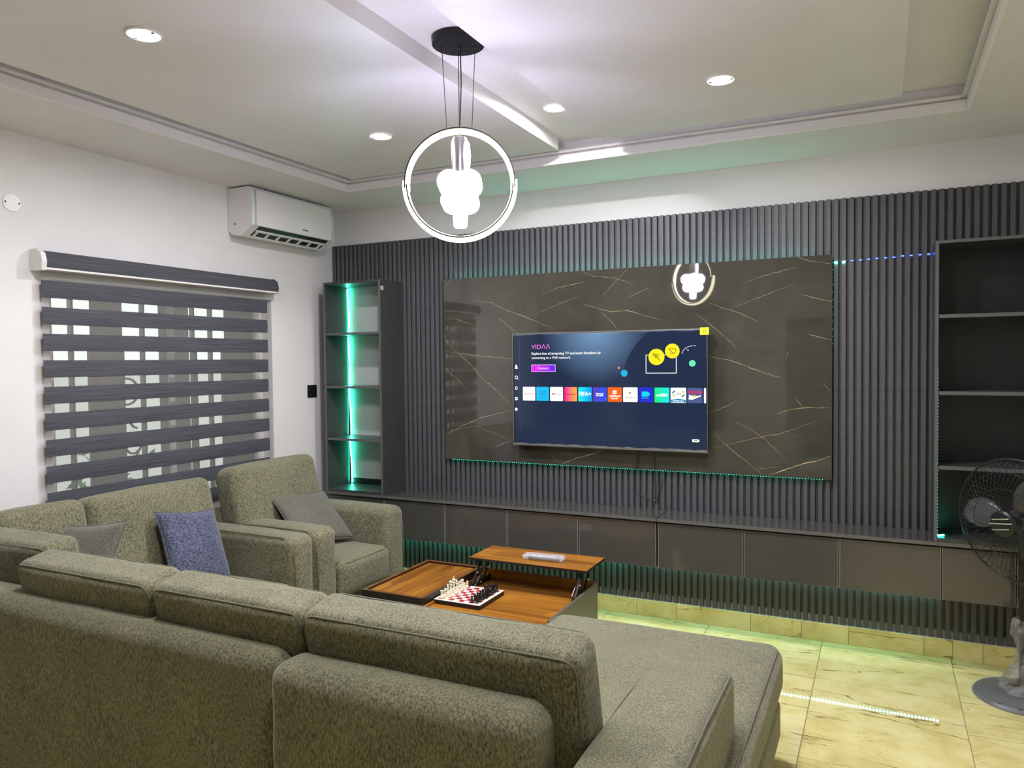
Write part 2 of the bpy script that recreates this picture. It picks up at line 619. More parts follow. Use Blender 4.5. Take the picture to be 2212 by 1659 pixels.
# rear wall with a doorway to the next room (behind the camera, seen only mirrored)
wall_rear = MB().box(0, 2.45, RY - .2, RY, 0, H + .3).box(3.35, RX, RY - .2, RY, 0, H + .3).box(2.45, 3.35, RY - .2, RY, 2.1, H + .3)
wall_rear = struct(wall_rear.build('wall_rear', M_WALL))
M_DOORW = plain('dark_door_wood', (0.045, 0.022, 0.012), 0.35, var=0.3, vs=14)
d1 = struct(MB().box(2.5, 3.3, RY - .12, RY - .07, 0.01, 2.05).build('door_1', M_DOORW, bevel=.004))
for z0, z1 in ((.15, .95), (1.1, 1.9)):
    MB().box(2.62, 3.18, RY - .072, RY - .055, z0, z1).build('door_panel', M_DOORW, d1, bevel=.012)
MB().box(2.45, 2.5, RY - .16, RY + .02, 0, 2.1).box(3.3, 3.35, RY - .16, RY + .02, 0, 2.1).box(2.5, 3.3, RY - .16, RY + .02, 2.05, 2.1).build('door_frame', M_DOORW, d1)
MB().lathe([(.012, 0), (.012, .05), (.028, .055), (.028, .085), (.01, .09)], (3.22, RY - .07, 1.02), 16, (0, 1, 0)).build('door_knob', M_CHROME, d1, smooth=True)

# ceiling: upper slab, soffit ring, fascia, lip, dropped panels
TX0, TX1, TY0, TY1 = 0.565, 4.0, -6.1, -0.555
ceiling = struct(MB().box(0, RX, RY, 0, HU, HU + .15).build('ceiling', M_CEIL))
MB().box(0, TX0, RY, 0, H, HU).box(TX1, RX, RY, 0, H, HU).box(TX0, TX1, TY1, 0, H, HU).box(TX0, TX1, RY, TY0, H, HU).build('soffit', M_CEIL, ceiling)


def ring_trim(name, mat, d, z0, z1):
    m = MB()
    m.box(TX0, TX0 + d, TY0, TY1, z0, z1).box(TX1 - d, TX1, TY0, TY1, z0, z1)
    m.box(TX0 + d, TX1 - d, TY1 - d, TY1, z0, z1).box(TX0 + d, TX1 - d, TY0, TY0 + d, z0, z1)
    return m.build(name, mat, ceiling, bevel=.003)


ring_trim('fascia', M_TRIM, 0.014, H - .004, H + .044)
ring_trim('cove_lip', M_CEIL, 0.032, H + .052, H + .064)
MB().box(0.685, 2.075, -5.9, -0.665, HP, HU).build('ceiling_panel', M_CEIL, ceiling, bevel=.002)
MB().box(2.357, 3.73, -5.9, -0.735, HP, HU).build('ceiling_panel', M_CEIL, ceiling, bevel=.002)

# skirting along the TV wall: plaster core + stone pieces
baseboard = struct(MB().box(0, RX, -0.034, 0, 0, 0.1).build('baseboard_back', M_TRIM))
js = [0.0, 0.43, 1.04, 1.45, 2.02, 2.309, 2.556, 2.983, 3.256, 3.498, 3.857, 3.988, 4.121, RX]
for a, b in zip(js, js[1:]):
    w = (b - a) / 2 - .0015
    t = MB().box(-w, w, -0.042, -0.034, 0.0, 0.0985).build('skirting_tile', M_TILE, bevel=.0012, seg=1)
    t.parent = baseboard
    t.location = ((a + b) / 2, 0, 0)
for nm, bb in (('baseboard_left', (0, .012, RY, -.045, 0, .1)), ('baseboard_right', (RX - .012, RX, RY, -.045, 0, .1)),
               ('baseboard_rear', (.012, 2.45, RY, RY + .012, 0, .1))):
    struct(MB().box(*bb).build(nm, M_TILE))

# ------------------------------------------------------------------ fluted wall panel
panel = thing('fluted_wall_panel', (0, 0, 0.102), 'charcoal fluted slat panel covering the wall behind the television', 'wall panel')
MB().box(0.002, RX - .002, -0.012, 0, 0.138, 2.419).build('backing_board', M_SLAT, panel)
PITCH = 0.0383
slat = MB().box(-0.0115, 0.0115, -0.034, -0.0115, 0.102, 2.419).build('slat', M_SLAT, panel, bevel=.0015, seg=1)
slat.location = Vector((0.02, 0, 0)) - Vector((0, 0, 0))
k = 1
while 0.02 + PITCH * k < RX - .012:
    c = slat.copy()
    COL.objects.link(c)
    c.location = (0.02 + PITCH * k, 0, 0)
    k += 1

# ------------------------------------------------------------------ window in the left wall
win = struct(MB().build('window_1', M_TRIM)) if False else None
wm = MB()
fx0, fx1 = -0.15, -0.09
wm.box(fx0, fx1, WY0, WY0 + .07, WZ0, WZ1).box(fx0, fx1, WY1 - .07, WY1, WZ0, WZ1)
wm.box(fx0, fx1, WY0, WY1, WZ0, WZ0 + .05).box(fx0, fx1, WY0, WY1, WZ1 - .05, WZ1)
wm.box(fx0, fx1, -1.398, -1.362, WZ0, WZ1)
win = struct(wm.build('window_1', M_TRIM, bevel=.003))
MB().box(-0.122, -0.118, WY0 + .07, -1.398, WZ0 + .05, WZ1 - .05).build('pane', M_GLASS, win)
MB().box(-0.122, -0.118, -1.362, WY1 - .07, WZ0 + .05, WZ1 - .05).build('pane', M_GLASS, win)
M_SASH = plain('sash_dark', (0.05, 0.055, 0.05), 0.4)
for y in (-1.975, -1.553, -1.206, -1.07):
    MB().box(-0.135, -0.105, y - .007, y + .007, WZ0 + .05, WZ1 - .05).build('sash_bar', M_SASH, win)
for a, b in ((-1.88, -1.69), (-1.458, -1.40), (-1.36, -1.246), (-.972, -.732)):
    MB().box(-0.105, -0.1035, a, b, WZ0 + .05, WZ1 - .05).build('insect_screen', M_NET, win)
MB().box(-0.2, 0.025, WY0 - .02, WY1 + .02, WZ0 - .03, WZ0).build('window_sill', M_TRIM, win, bevel=.004)

grille = thing('window_grille', (-0.24, -1.41, 0.62), 'dark wrought iron scroll burglar bars outside the window', 'window bars')
for y in (-2.02, -1.78, -1.606, -1.30, -1.095, -.85):
    MB().box(-.25, -.225, y - .018, y + .018, .60, 1.70).build('bar', M_BLACKM, grille)
for z in (0.63, 1.70):
    MB().box(-.252, -.223, -2.2, -.62, z - .012, z + .012).build('rail', M_BLACKM, grille)
for (cy, cz, rr, a0, a1) in ((-1.57, 1.41, .075, 20, 330), (-1.50, 1.25, .055, -40, 260), (-1.535, 1.10, .05, 90, 400),
                             (-1.235, 1.41, .06, 150, 430), (-1.235, 1.26, .05, 0, 300), (-1.62, 1.30, .03, 0, 340)):
    MB().tube([(-.238, cy + rr * math.cos(math.radians(a0 + (a1 - a0) * i / 18)), cz + rr * math.sin(math.radians(a0 + (a1 - a0) * i / 18))) for i in range(19)], .007, 6).build('scroll', M_BLACKM, grille, smooth=True)

# outside the window
M_OUTG = plain('yard_concrete', (0.42, 0.42, 0.40), 0.9, var=.15)
M_OUTW = plain('yard_wall_paint', (0.80, 0.82, 0.78), 0.8, var=.05)
M_LEAF = plain('shrub_leaf', (0.06, 0.16, 0.035), 0.5, var=.4, vs=12)
struct(MB().box(-9, -0.2, -9, 5, -.35, -.25).build('yard_ground', M_OUTG))
yw = tag(MB().box(-4.6, -4.4, -9, 5, -.25, 1.5).box(-4.65, -4.35, -9, 5, 1.5, 1.58).build('boundary_wall', M_OUTW), 'pale rendered boundary wall beyond the window', 'wall')
for i, (y, hh) in enumerate(((-2.5, 1.05), (-1.80, 1.0), (-1.12, .98))):
    sh = thing('shrub', (-1.1, y, -.25), ['green leafy shrub outside the left third of the window', 'green leafy shrub outside the middle of the window', 'green leafy shrub outside the right part of the window'][i], 'shrub', 'shrubs outside the window')
    MB().tube([(-1.1, y, -.25), (-1.1, y, .4), (-1.08, y + .05, .8)], [.02, .015, .006], 6).build('stem', M_LEG, sh)
    lf = MB()
    for q in range(420):
        a, e, rr = random.uniform(0, 6.28), random.uniform(-1, 1), random.uniform(.25, 1)
        c = Vector((-1.1 + .3 * rr * math.cos(a), y + .28 * rr * math.sin(a), .45 + (hh - .4) * e * rr))
        u = Vector((random.uniform(-1, 1), random.uniform(-1, 1), random.uniform(-.4, 1))).normalized()
        w = u.cross(Vector((random.uniform(-1, 1), random.uniform(-1, 1), random.uniform(-1, 1)))).normalized()
        lf.add([c, c + u * .05 + w * .018, c + u * .10, c + u * .05 - w * .018], [(0, 1, 2, 3)])
    fo = lf.build('foliage', M_LEAF, sh)
    fo['kind'] = 'stuff'

# curtains on the walls behind the camera (they show in the marble)
M_CURT = fabric('curtain_brown', (0.035, 0.028, 0.022), (0.075, 0.06, 0.045), streak=(120, 120, 8))


def curtain(name, pts, z0, z1, label, along):
    t = thing(name, (*pts[0], 0), label, 'curtain')
    a, b = Vector((*pts[0], 0)), Vector((*pts[1], 0))
    d = (b - a)
    l = d.length
    d.normalize()
    nrm = Vector((-d.y, d.x, 0))
    n = int(l / .02)
    for s, off in ((0, 0.0),):
        vs, fs = [], []
        for i in range(n + 1):
            p = a + d * (l * i / n) + nrm * (.03 * math.sin(i * .95) + .01 * math.sin(i * .31))
            vs += [(p.x, p.y, z0), (p.x, p.y, z1)]
        fs = [(2 * i, 2 * i + 2, 2 * i + 3, 2 * i + 1) for i in range(n)]
        cl = MB().add(vs, fs).build('drape', M_CURT, t, smooth='all')
        sm = cl.modifiers.new('thick', 'SOLIDIFY')
        sm.thickness = .004
    MB().tube([a - d * .1 + Vector((0, 0, z1 + .02)), b + d * .1 + Vector((0, 0, z1 + .02))], .013, 10).build('curtain_rod', M_BLACKM, t, smooth=True)
    return t


curtain('long_curtain', ((0.10, -3.75), (0.10, -5.5)), .05, 2.35, 'dark brown full length curtain on the window side wall', 'y')
curtain('long_curtain', ((0.35, RY + .10), (1.65, RY + .10)), .05, 2.35, 'dark brown full length curtain on the rear wall', 'x')

# ------------------------------------------------------------------ recessed downlights
dl = [((1.374, -2.682, HP), 'round recessed ceiling downlight nearest the upper left corner'),
      ((3.061, -1.325, HP), 'round recessed ceiling downlight to the right of the pendant, over the television'),
      ((1.393, -1.342, HP), 'round recessed ceiling downlight on the left panel, above the air conditioner'),
      ((2.25, -1.13, HU), 'round recessed ceiling downlight in the narrow channel beyond the pendant'),
      ((2.95, -3.0, HP), 'unseen recessed ceiling downlight added above the chaise to brighten its arm')]  # assumed lamp out of view, placed so the chaise arm catches more light
for (c, lab) in dl:
    t = thing('downlight', c, lab, 'downlight', 'recessed ceiling downlights')
    x, y, z = c
    MB().lathe([(.040, -.001), (.040, -.006), (.054, -.008), (.060, -.004), (.060, 0), (.040, 0)], c, 28, cap=False).build('trim_ring', M_WHITEP, t, smooth=30)
    MB().lathe([(.0385, -.0045), (.0385, -.0015)], c, 28).build('lens', M_LENS, t)
    for s in (-1, 1):
        MB().box(x + s * .040 - .005, x + s * .040 + .005, y - .006, y + .006, z - .0095, z - .0055).build('clip', M_BLACK, t)

# ------------------------------------------------------------------ ring pendant
PX, PY = 2.228, -2.007
pend = thing('pendant_lamp', (PX, PY, 2.0), 'glowing ring pendant lamp with a cluster of white glass globes', 'pendant lamp')
U = Vector((math.cos(math.radians(25.7)), math.sin(math.radians(25.7)), 0))      # ring plane direction
Nn = Vector((-U.y, U.x, 0))
MB().lathe([(.097, HU - .028), (.099, HU - .024), (.099, HU)], (PX, PY, 0), 40).build('ceiling_plate', M_BLACKM, pend, smooth=30)
for s in (-1, 0, 1):
    a = Vector((PX, PY, HU - .028)) + U * (.062 * s)
    MB().lathe([(.005, -.012), (.005, 0)], a, 10).build('wire_grip', M_CHROME, pend)
ZC = 2.227


def arc_band(r0, r1, w, a0, a1, n=56, zc=ZC):
    m = MB()
    vs, fs = [], []
    for i in range(n + 1):
        a = math.radians(a0 + (a1 - a0) * i / n)
        for (r, s) in ((r0, -w), (r1, -w), (r1, w), (r0, w)):
            p = Vector((PX, PY, zc)) + U * (r * math.cos(a)) + Vector((0, 0, r * math.sin(a))) + Nn * s
            vs.append(p)
    for i in range(n):
        for k in range(4):
            l = (k + 1) % 4
            fs.append((i * 4 + k, i * 4 + l, (i + 1) * 4 + l, (i + 1) * 4 + k))
    fs += [(3, 2, 1, 0), tuple(n * 4 + k for k in range(4))]
    return m.add(vs, fs)


arc_band(.2035, .2085, .022, -4, 184).build('upper_ring_frame', M_BLACKM, pend, smooth=40)
arc_band(.190, .2032, .012, -6, 186).build('upper_ring_diffuser', M_RING, pend, smooth=40)
arc_band(.1965, .2015, .022, 180, 360).build('lower_ring_frame', M_BLACKM, pend, smooth=40)
arc_band(.2017, .2150, .012, 176, 364).build('lower_ring_diffuser', M_RING, pend, smooth=40)
arc_band(.1930, .1963, .010, 186, 354).build('lower_ring_inner_strip', M_RING, pend, smooth=40)
for s in (-1, 1):
    top = Vector((PX, PY, HU - .036)) + U * (.062 * s)
    bot = Vector((PX, PY, ZC + math.sqrt(.2085 ** 2 - .047 ** 2))) + U * (.047 * s)
    MB().tube([top, bot], .0013, 6).build('wire', M_BLACK, pend)
MB().tube([(PX, PY, HU - .036), (PX, PY, 2.40)], .0016, 6).build('wire', M_BLACK, pend)
MB().tube([(PX + .006, PY + .004, HU - .028), (PX + .008, PY + .004, 2.6), (PX + .003, PY, 2.45), (PX, PY, 2.40)], .0022, 6).build('flex_cord', M_BLACK, pend)
MB().lathe([(.012, 2.405), (.026, 2.400), (.031, 2.385), (.031, 2.270)], (PX, PY, 0), 24).build('metal_sleeve', M_CHROME, pend, smooth=30)
sl = MB()
for i in range(5):
    pass
cr = U * .0315
MB().lathe([(.003, 2.39), (.012, 2.375), (.016, 2.33), (.012, 2.275)], Vector((PX, PY, 0)) + U * .026 - Nn * .014, 14).build('sleeve_highlight', M_GLOBE, pend, smooth=True)  # glowing body stands in for the brightly lit side of the metal sleeve
for tier, (zz, off, rr) in enumerate(((2.229, .047, .045), (2.162, .040, .039))):
    for q in range(4):
        a = math.radians(45 + 90 * q)
        c = Vector((PX, PY, zz)) + U * (off * math.cos(a) * 1.15) + Nn * (off * math.sin(a) * 1.15)
        MB().sphere(c, rr, 20, 12).build('globe', M_GLOBE, pend, smooth='all')
MB().lathe([(.020, 2.066), (.025, 2.072), (.030, 2.14), (.030, 2.265)], (PX, PY, 0), 24).build('glass_tube', M_GLOBE, pend, smooth=30)

# ------------------------------------------------------------------ air conditioner
ac = thing('air_conditioner', (0, -.65, 2.37), 'white wall mounted split air conditioner beside the ceiling corner', 'air conditioner')
ay0, ay1 = -1.018, -.262
prof = [(0.002, 2.385), (0.002, 2.648), (0.175, 2.648), (0.195, 2.640), (0.203, 2.62), (0.208, 2.50), (0.205, 2.412), (0.105, 2.350), (0.035, 2.360)]
MB().prism(prof, 'y', ay0, ay1).build('body', M_WHITEP, ac, bevel=.004)
MB().prism([(.203, 2.628), (.2105, 2.622), (.2145, 2.50), (.2105, 2.410), (.203, 2.410)], 'y', ay0 + .030, ay1 - .030).build('front_panel', M_WHITEP, ac, bevel=.002)
M_ACTRIM = plain('aqua_trim', (0.42, 0.55, 0.52), 0.2)
for s in (ay0 + .016, ay1 - .030):
    MB().box(.2035, .2095, s, s + .014, 2.412, 2.628).build('edge_trim', M_ACTRIM, ac)
def slope(t, d):
    """a point on the sloping underside: t from the front edge to the wall, d proud of it"""
    return (.205 - .100 * t + .527 * d, 2.412 - .062 * t - .850 * d)


def sprism(t0, t1, d0, d1, y0, y1, name, mat):
    return MB().prism([slope(t0, d0), slope(t0, d1), slope(t1, d1), slope(t1, d0)], 'y', y0, y1).build(name, mat, ac)


sprism(.06, .90, -.003, .0012, ay0 + .06, ay1 - .05, 'vent_opening', M_BLACK)
sprism(.34, .44, .0012, .010, ay0 + .065, ay1 - .055, 'louvre_flap', M_WHITEP)
sprism(.84, .95, .0, .006, ay0 + .055, ay1 - .045, 'vent_lip', M_WHITEP)
for i in range(7):
    y = ay0 + .075 + i * .098
    sprism(.46, .83, .0012, .0075, y, y + .016, 'vane', M_WHITEP)
MB().box(.213, .2152, -.58, -.53, 2.438, 2.446).build('badge', plain('badge_grey', (.25, .25, .25), .3, metal=.6), ac)
MB().tube([(.05, ay0 - .0005, 2.425), (.06, ay0 - .0005, 2.428), (.07, ay0 - .0005, 2.420)], .002, 6).build('side_notch', M_BLACK, ac)

# ------------------------------------------------------------------ wall fittings
jb = thing('junction_cover', (0, -2.323, 2.326), 'round white junction box cover high on the left wall', 'wall plate')
MB().lathe([(.044, 0), (.044, .003), (.040, .006)], (0, -2.323, 2.326), 28, (1, 0, 0)).build('cover_disc', M_WHITEP, jb, smooth=30)
for s in (-1, 1):
    MB().lathe([(.005, .0055), (.004, .0075)], (0, -2.323 + s * .032, 2.326), 10, (1, 0, 0)).build('screw', M_BLACKM, jb)
sw = thing('wall_switch', (0, -.28, 1.362), 'black square switch plate on the white wall beside the tall shelf', 'switch')
MB().box(0, .010, -.326, -.234, 1.318, 1.406).build('plate', M_BLACK, sw, bevel=.003)
MB().box(.009, .013, -.312, -.248, 1.332, 1.392).build('rocker', M_BLACK, sw, bevel=.002)

# ------------------------------------------------------------------ zebra blind
bl = thing('zebra_blind', (0.05, -1.46, .66), 'slate grey zebra roller blind with sheer stripes over the window', 'blind')
by0, by1 = -2.218, -.738
cas = [(.004, 2.115), (.045, 2.115), (.078, 2.095), (.088, 2.06), (.084, 2.030), (.004, 2.030)]
MB().prism(cas, 'y', by0 - .005, by1 + .048).build('cassette', M_BAND, bl, bevel=.002)
MB().prism([(.002, 2.022), (.090, 2.022), (.090, 2.031), (.002, 2.031)], 'y', by0 - .006, by1 + .050).build('cassette_trim', M_TRIM, bl)
MB().prism([(.0, 2.016), (.0, 2.121), (.05, 2.121), (.085, 2.10), (.096, 2.06), (.090, 2.016)], 'y', by0 - .030, by0 - .005).build('end_cap', M_WHITEP, bl, bevel=.003)
MB().prism([(.0, 2.020), (.0, 2.117), (.05, 2.117), (.082, 2.097), (.091, 2.06), (.087, 2.020)], 'y', by1 + .048, by1 + .056).build('end_cap', M_BAND, bl, bevel=.002)
for i in range(11):
    z1 = 1.975 - .1285 * i
    z0 = max(z1 - .0835, .668)
    m = MB()
    nseg = 10
    vs, fs = [], []
    for q in range(nseg + 1):
        z = z0 + (z1 - z0) * q / nseg
        bow = .003 * math.sin(math.pi * q / nseg)
        for x in (.036 + bow, .0345 + bow):
            vs += [(x, by0, z), (x, by1, z)]
    for q in range(nseg):
        o = q * 4
        fs += [(o, o + 1, o + 5, o + 4), (o + 2, o + 6, o + 7, o + 3), (o, o + 4, o + 6, o + 2), (o + 1, o + 3, o + 7, o + 5)]
    fs += [(0, 2, 3, 1), (nseg * 4, nseg * 4 + 1, nseg * 4 + 3, nseg * 4 + 2)]
    m.add(vs, fs).build('band', M_BAND, bl, smooth=40)
MB().box(.0330, .0335, by0 + .001, by1 - .001, .668, 2.03).build('sheer_cloth', M_SHEER, bl)
MB().box(.026, .046, by0, by1, .648, .670).build('bottom_rail', M_BAND, bl, bevel=.003)

# ================================================================== TV WALL FURNITURE


def led_strip(parent, a, b, n, mat, size=.005, normal=(0, -1, 0), wob=0.0, tape=True, wide=1.0, sides=False):
    """flexible LED tape from a to b, n chips proud of the tape"""
    a, b, nv = Vector(a), Vector(b), Vector(normal).normalized()
    d = (b - a)
    w = d.normalized().cross(nv).normalized()
    if tape:
        m = MB()
        vs, fs = [], []
        K = 16
        for i in range(K + 1):
            t = i / K
            p = a + d * t + w * (wob * math.sin(t * 5.0))
            vs += [p + w * .004, p - w * .004, p - w * .004 - nv * .0008, p + w * .004 - nv * .0008]
        for i in range(K):
            for k in range(4):
                l = (k + 1) % 4
                fs.append((i * 4 + k, i * 4 + l, (i + 1) * 4 + l, (i + 1) * 4 + k))
        m.add(vs, fs).build('tape', M_TAPE, parent)
    m = MB()
    dn = d.normalized() * (size / 2)
    ws = w * (size / 2 * wide)
    for i in range(n):
        t = (i + .5) / n
        p = a + d * t + w * (wob * math.sin(t * 5.0))
        vs = [p + s1 * dn + s2 * ws + nv * h for h in (0.0002, .0018) for s1, s2 in ((-1, -1), (1, -1), (1, 1), (-1, 1))]
        if sides:
            m.add(vs, [(3, 2, 1, 0), (4, 5, 6, 7), (0, 1, 5, 4), (1, 2, 6, 5), (2, 3, 7, 6), (3, 0, 4, 7)])
        else:
            m.add(vs[4:], [(0, 1, 2, 3)])
    o = m.build('led_chips', mat, parent)
    o['kind'] = 'stuff'
    return o


CT = 0.660                       # console top
CF = -0.290                      # console front
# floating consoles and their worktops
for (x0, x1, edges, lab, tlab) in (
        (0.135, 2.504, [0.135, 0.622, 1.100, 1.553, 2.028, 2.502], 'long grey gloss floating console under the left half of the marble', 'grey worktop on the left floating console, below the television'),
        (2.508, 4.39, [2.510, 2.985, 3.459, 3.919, 4.226, 4.386], 'long grey gloss floating console below the right half of the fluted wall', 'grey worktop on the right floating console, running to the fan')):
    t = thing('floating_console', ((x0 + x1) / 2, -.16, .375), lab, 'cabinet')
    MB().box(x0, x1, CF + .019, -.0355, .378, CT - .020).build('carcass', M_CAB, t)
    for a, b in zip(edges, edges[1:]):
        d = MB().box(a + .003, b - .003, CF, CF + .018, .375, .632).build('door', M_DOOR, t, bevel=.0015, seg=1)
        for xx in (a + .003, b - .0050):
            MB().box(xx, xx + .0020, CF - .0006, CF + .004, .377, .630).build('edge_band', M_EDGE, d)
    w = thing('worktop', ((x0 + x1) / 2, -.16, CT - .02), tlab, 'worktop')
    MB().box(x0 - (0.0 if x0 > 1 else 0.0), x1, CF - .012, -.0345, CT - .019, CT).build('slab', M_DOOR, w, bevel=.001, seg=1)
    MB().box(x0, x1, CF - .0132, CF - .0119, CT - .018, CT - .001).build('front_edge', M_EDGE2, w)

# LED tape under the consoles
ls = thing('led_strip', (2.2, -.036, .33), 'green LED tape hidden on the fluted wall under the floating console', 'LED strip')
led_strip(ls, (0.2, -.062, .345), (2.30, -.062, .345), 126, M_LEDW2, .006, (0, -.2, -.98), sides=True)
led_strip(ls, (2.31, -.037, .336), (3.93, -.037, .336), 97, M_LEDW, .0075, (0, -.35, -.94), wide=1.8)

# left tall shelf
SX0, SX1, SZ0, SZ1 = .135, .622, CT + .0005, 2.122
sh = thing('tall_shelf', ((SX0 + SX1) / 2, -.17, CT), 'tall grey open shelf lit by a green LED strip, beside the window wall', 'shelf')
MB().box(SX0, SX0 + .016, -.30, -.0355, SZ0, SZ1).build('side_panel', M_CAB, sh, bevel=.001, seg=1)
MB().box(SX1 - .016, SX1, -.30, -.0355, SZ0, SZ1).build('side_panel', M_CAB, sh, bevel=.001, seg=1)
MB().box(SX0 + .016, SX1 - .016, -.30, -.0355, SZ1 - .016, SZ1).build('top_panel', M_CAB, sh)
MB().box(SX0 + .016, SX1 - .016, -.30, -.0355, SZ0, SZ0 + .018).build('bottom_panel', M_CAB, sh)
MB().box(SX0 + .016, SX1 - .016, -.044, -.0362, SZ0 + .060, SZ1 - .016).build('back_panel', M_CABBACK, sh)
MB().box(SX0 + .016, SX1 - .016, -.044, -.0362, SZ0 + .018, SZ0 + .060).build('back_rail', M_CABDARK, sh)
for z in (1.770, 1.400, 1.036):
    s = MB().box(SX0 + .017, SX1 - .017, -.296, -.0445, z - .016, z).build('shelf_board', M_CAB, sh)
    MB().box(SX0 + .017, SX1 - .017, -.2972, -.296, z - .0155, z - .0005).build('edge_band', M_EDGE2, s)
for xx in (SX0, SX1 - .016):
    MB().box(xx + .001, xx + .015, -.3012, -.300, SZ0 + .002, SZ1 - .002).build('edge_band', M_EDGE2, sh)
MB().box(SX1, SX1 + .0008, -.295, -.262, 2.050, 2.078).build('paper_sticker', plain('sticker_grey', (.45, .47, .46), .5, var=.3, vs=90), sh)
lt = thing('led_strip', (.16, -.05, CT), 'green LED tape running up the back corner of the tall shelf', 'LED strip')
zs = [SZ0 + .02, 1.018, 1.382, 1.752, SZ1 - .018]
for za, zb in zip(zs, [1.018, 1.382, 1.752, SZ1 - .018]):
    za2 = za + .018 if za > 1 else za
    led_strip(lt, (SX0 + .020 + (.008 if za < 1.2 else 0), -.049, za2 + .002), (SX0 + .020, -.049, zb - .002), int((zb - za) / .0125), M_LEDC, .0048, (.93, -.36, 0), wob=.003)
MB().tube([(.128, -.05, .70), (.100, -.06, .735), (.085, -.07, .70), (.09, -.08, .60), (.09, -.08, .45)], .0035, 8).build('shelf_cable', M_BLACK, lt, smooth=True)

# right tall shelf
QX0, QX1 = 3.884, 4.386
sr = thing('tall_shelf', ((QX0 + QX1) / 2, -.17, CT), 'tall black-backed open shelf at the right, behind the fan', 'shelf')
MB().box(QX0, QX0 + .016, -.30, -.0355, SZ0, SZ1).build('side_panel', M_CAB, sr, bevel=.001, seg=1)
MB().box(QX1 - .016, QX1, -.30, -.0355, SZ0, SZ1).build('side_panel', M_CAB, sr, bevel=.001, seg=1)
MB().box(QX0 + .016, QX1 - .016, -.30, -.0355, SZ1 - .016, SZ1).build('top_panel', M_CAB, sr)
MB().box(QX0 + .016, QX1 - .016, -.30, -.0355, SZ0, SZ0 + .018).build('bottom_panel', M_CAB, sr)
MB().box(QX0 + .016, QX1 - .016, -.044, -.0362, SZ0 + .018, SZ1 - .016).build('back_panel', M_CABDARK, sr)
for z in (1.766, 1.394, 1.032):
    s = MB().box(QX0 + .017, QX1 - .017, -.296, -.0445, z - .018, z).build('shelf_board', M_CAB, sr)
    MB().box(QX0 + .017, QX1 - .017, -.2972, -.296, z - .0175, z - .0005).build('edge_band', M_EDGE2, s)
for bb in ((QX0 + .001, QX0 + .015, SZ0 + .002, SZ1 - .002), (QX0 + .016, QX1 - .016, SZ1 - .015, SZ1 - .001)):
    MB().box(bb[0], bb[1], -.3012, -.300, bb[2], bb[3]).build('edge_band', M_EDGE2, sr)
lr = thing('led_strip', (QX0 + .02, -.27, CT), 'dim green LED tape on the inner side of the right shelf', 'LED strip')
for za, zb in ((.682, 1.012), (1.034, 1.374), (1.396, 1.50)):
    led_strip(lr, (QX0 + .0168, -.262, za), (QX0 + .0168, -.262, zb), int((zb - za) / .016), M_LEDGD, .004, (1, 0, 0))
led_strip(lr, (QX0 + .02, -.25, .680), (QX0 + .05, -.22, .680), 5, M_LEDG, .006, (0, -.3, 1), tape=False)

# blue LED tape across the slats
lb = thing('led_strip', (3.66, -.035, 2.08), 'row of blue LEDs crossing the slats right of the marble', 'LED strip')
MB().box(3.42, 3.878, -.0350, -.0342, 2.0815, 2.0855).build('tape', M_SLAT, lb)
for i in range(12):
    t = i / 11
    x, z = 3.428 + .44 * t, 2.077 + .0145 * t + random.uniform(-.002, .002)
    led_strip(lb, (x - .007, -.0354, z), (x + .007, -.0354, z), 2, M_LEDC if i < 2 else M_LEDB, .0055, (0, -1, 0), tape=False)

# ------------------------------------------------------------------ marble panel
MX0, MX1, MZ0, MZ1 = .9725, 3.4125, .8974, 2.1174
mp = thing('marble_panel', (2.19, -.05, MZ0), 'large glossy black marble-look panel with gold veins behind the television', 'wall panel')
MB().box(MX0, MX1, -.060, -.0575, MZ0, MZ1).build('slab', M_MARBLE, mp, bevel=.0008, seg=1)
MB().box(MX0 + .002, MX1 - .002, -.0574, -.038, MZ0 + .002, MZ1 - .0085).build('backing_board', M_CABDARK, mp)
vm = MB()
rv = random.Random(3)
for (w, pts) in VEINS:
    # densify with jitter
    P2 = []
    for (a, b) in zip(pts, pts[1:]):
        n = max(2, int(math.dist(a, b) / .012))
        for i in range(n):
            t = i / n
            P2.append((a[0] + (b[0] - a[0]) * t + rv.uniform(-.0022, .0022), a[1] + (b[1] - a[1]) * t + rv.uniform(-.0022, .0022)))
    P2.append(pts[-1])
    m = len(P2)
    vs, fs = [], []
    for i, p in enumerate(P2):
        q0, q1 = P2[max(0, i - 1)], P2[min(m - 1, i + 1)]
        dx, dz = q1[0] - q0[0], q1[1] - q0[1]
        l = math.hypot(dx, dz) or 1
        ww = (.00055 * w + .0002) * (0.35 + 0.65 * math.sin(math.pi * (i + .5) / m)) * rv.uniform(.5, 1.3)
        x = max(MX0 + .003, min(MX1 - .003, p[0]))
        z = max(MZ0 + .003, min(MZ1 - .003, p[1]))
        vs += [(x - dz / l * ww, -.06025, z + dx / l * ww), (x + dz / l * ww, -.06025, z - dx / l * ww)]
    fs = [(2 * i, 2 * i + 1, 2 * i + 3, 2 * i + 2) for i in range(m - 1)]
    vm.add(vs, fs)
vo = vm.build('gold_veins', M_VEIN, mp)
vo['kind'] = 'stuff'
lm_ = thing('led_strip', (2.19, -.045, MZ0), 'green LED tape hidden around the edges of the marble panel', 'LED strip')
led_strip(lm_, (MX0 + .05, -.0525, MZ1 - .0055), (MX1 - .10, -.0525, MZ1 - .0055), 110, M_LEDG, .0042, (0, -.5, .866))
led_strip(lm_, (MX0 + .04, -.0520, MZ0 + .001), (MX1 - .04, -.0520, MZ0 + .001), 160, M_LEDGD, .0045, (0, .3, -.95))
led_strip(lm_, (MX1 - .001, -.045, MZ1 - .5), (MX1 - .001, -.045, MZ1 - .02), 12, M_LEDGD, .004, (1, 0, 0))
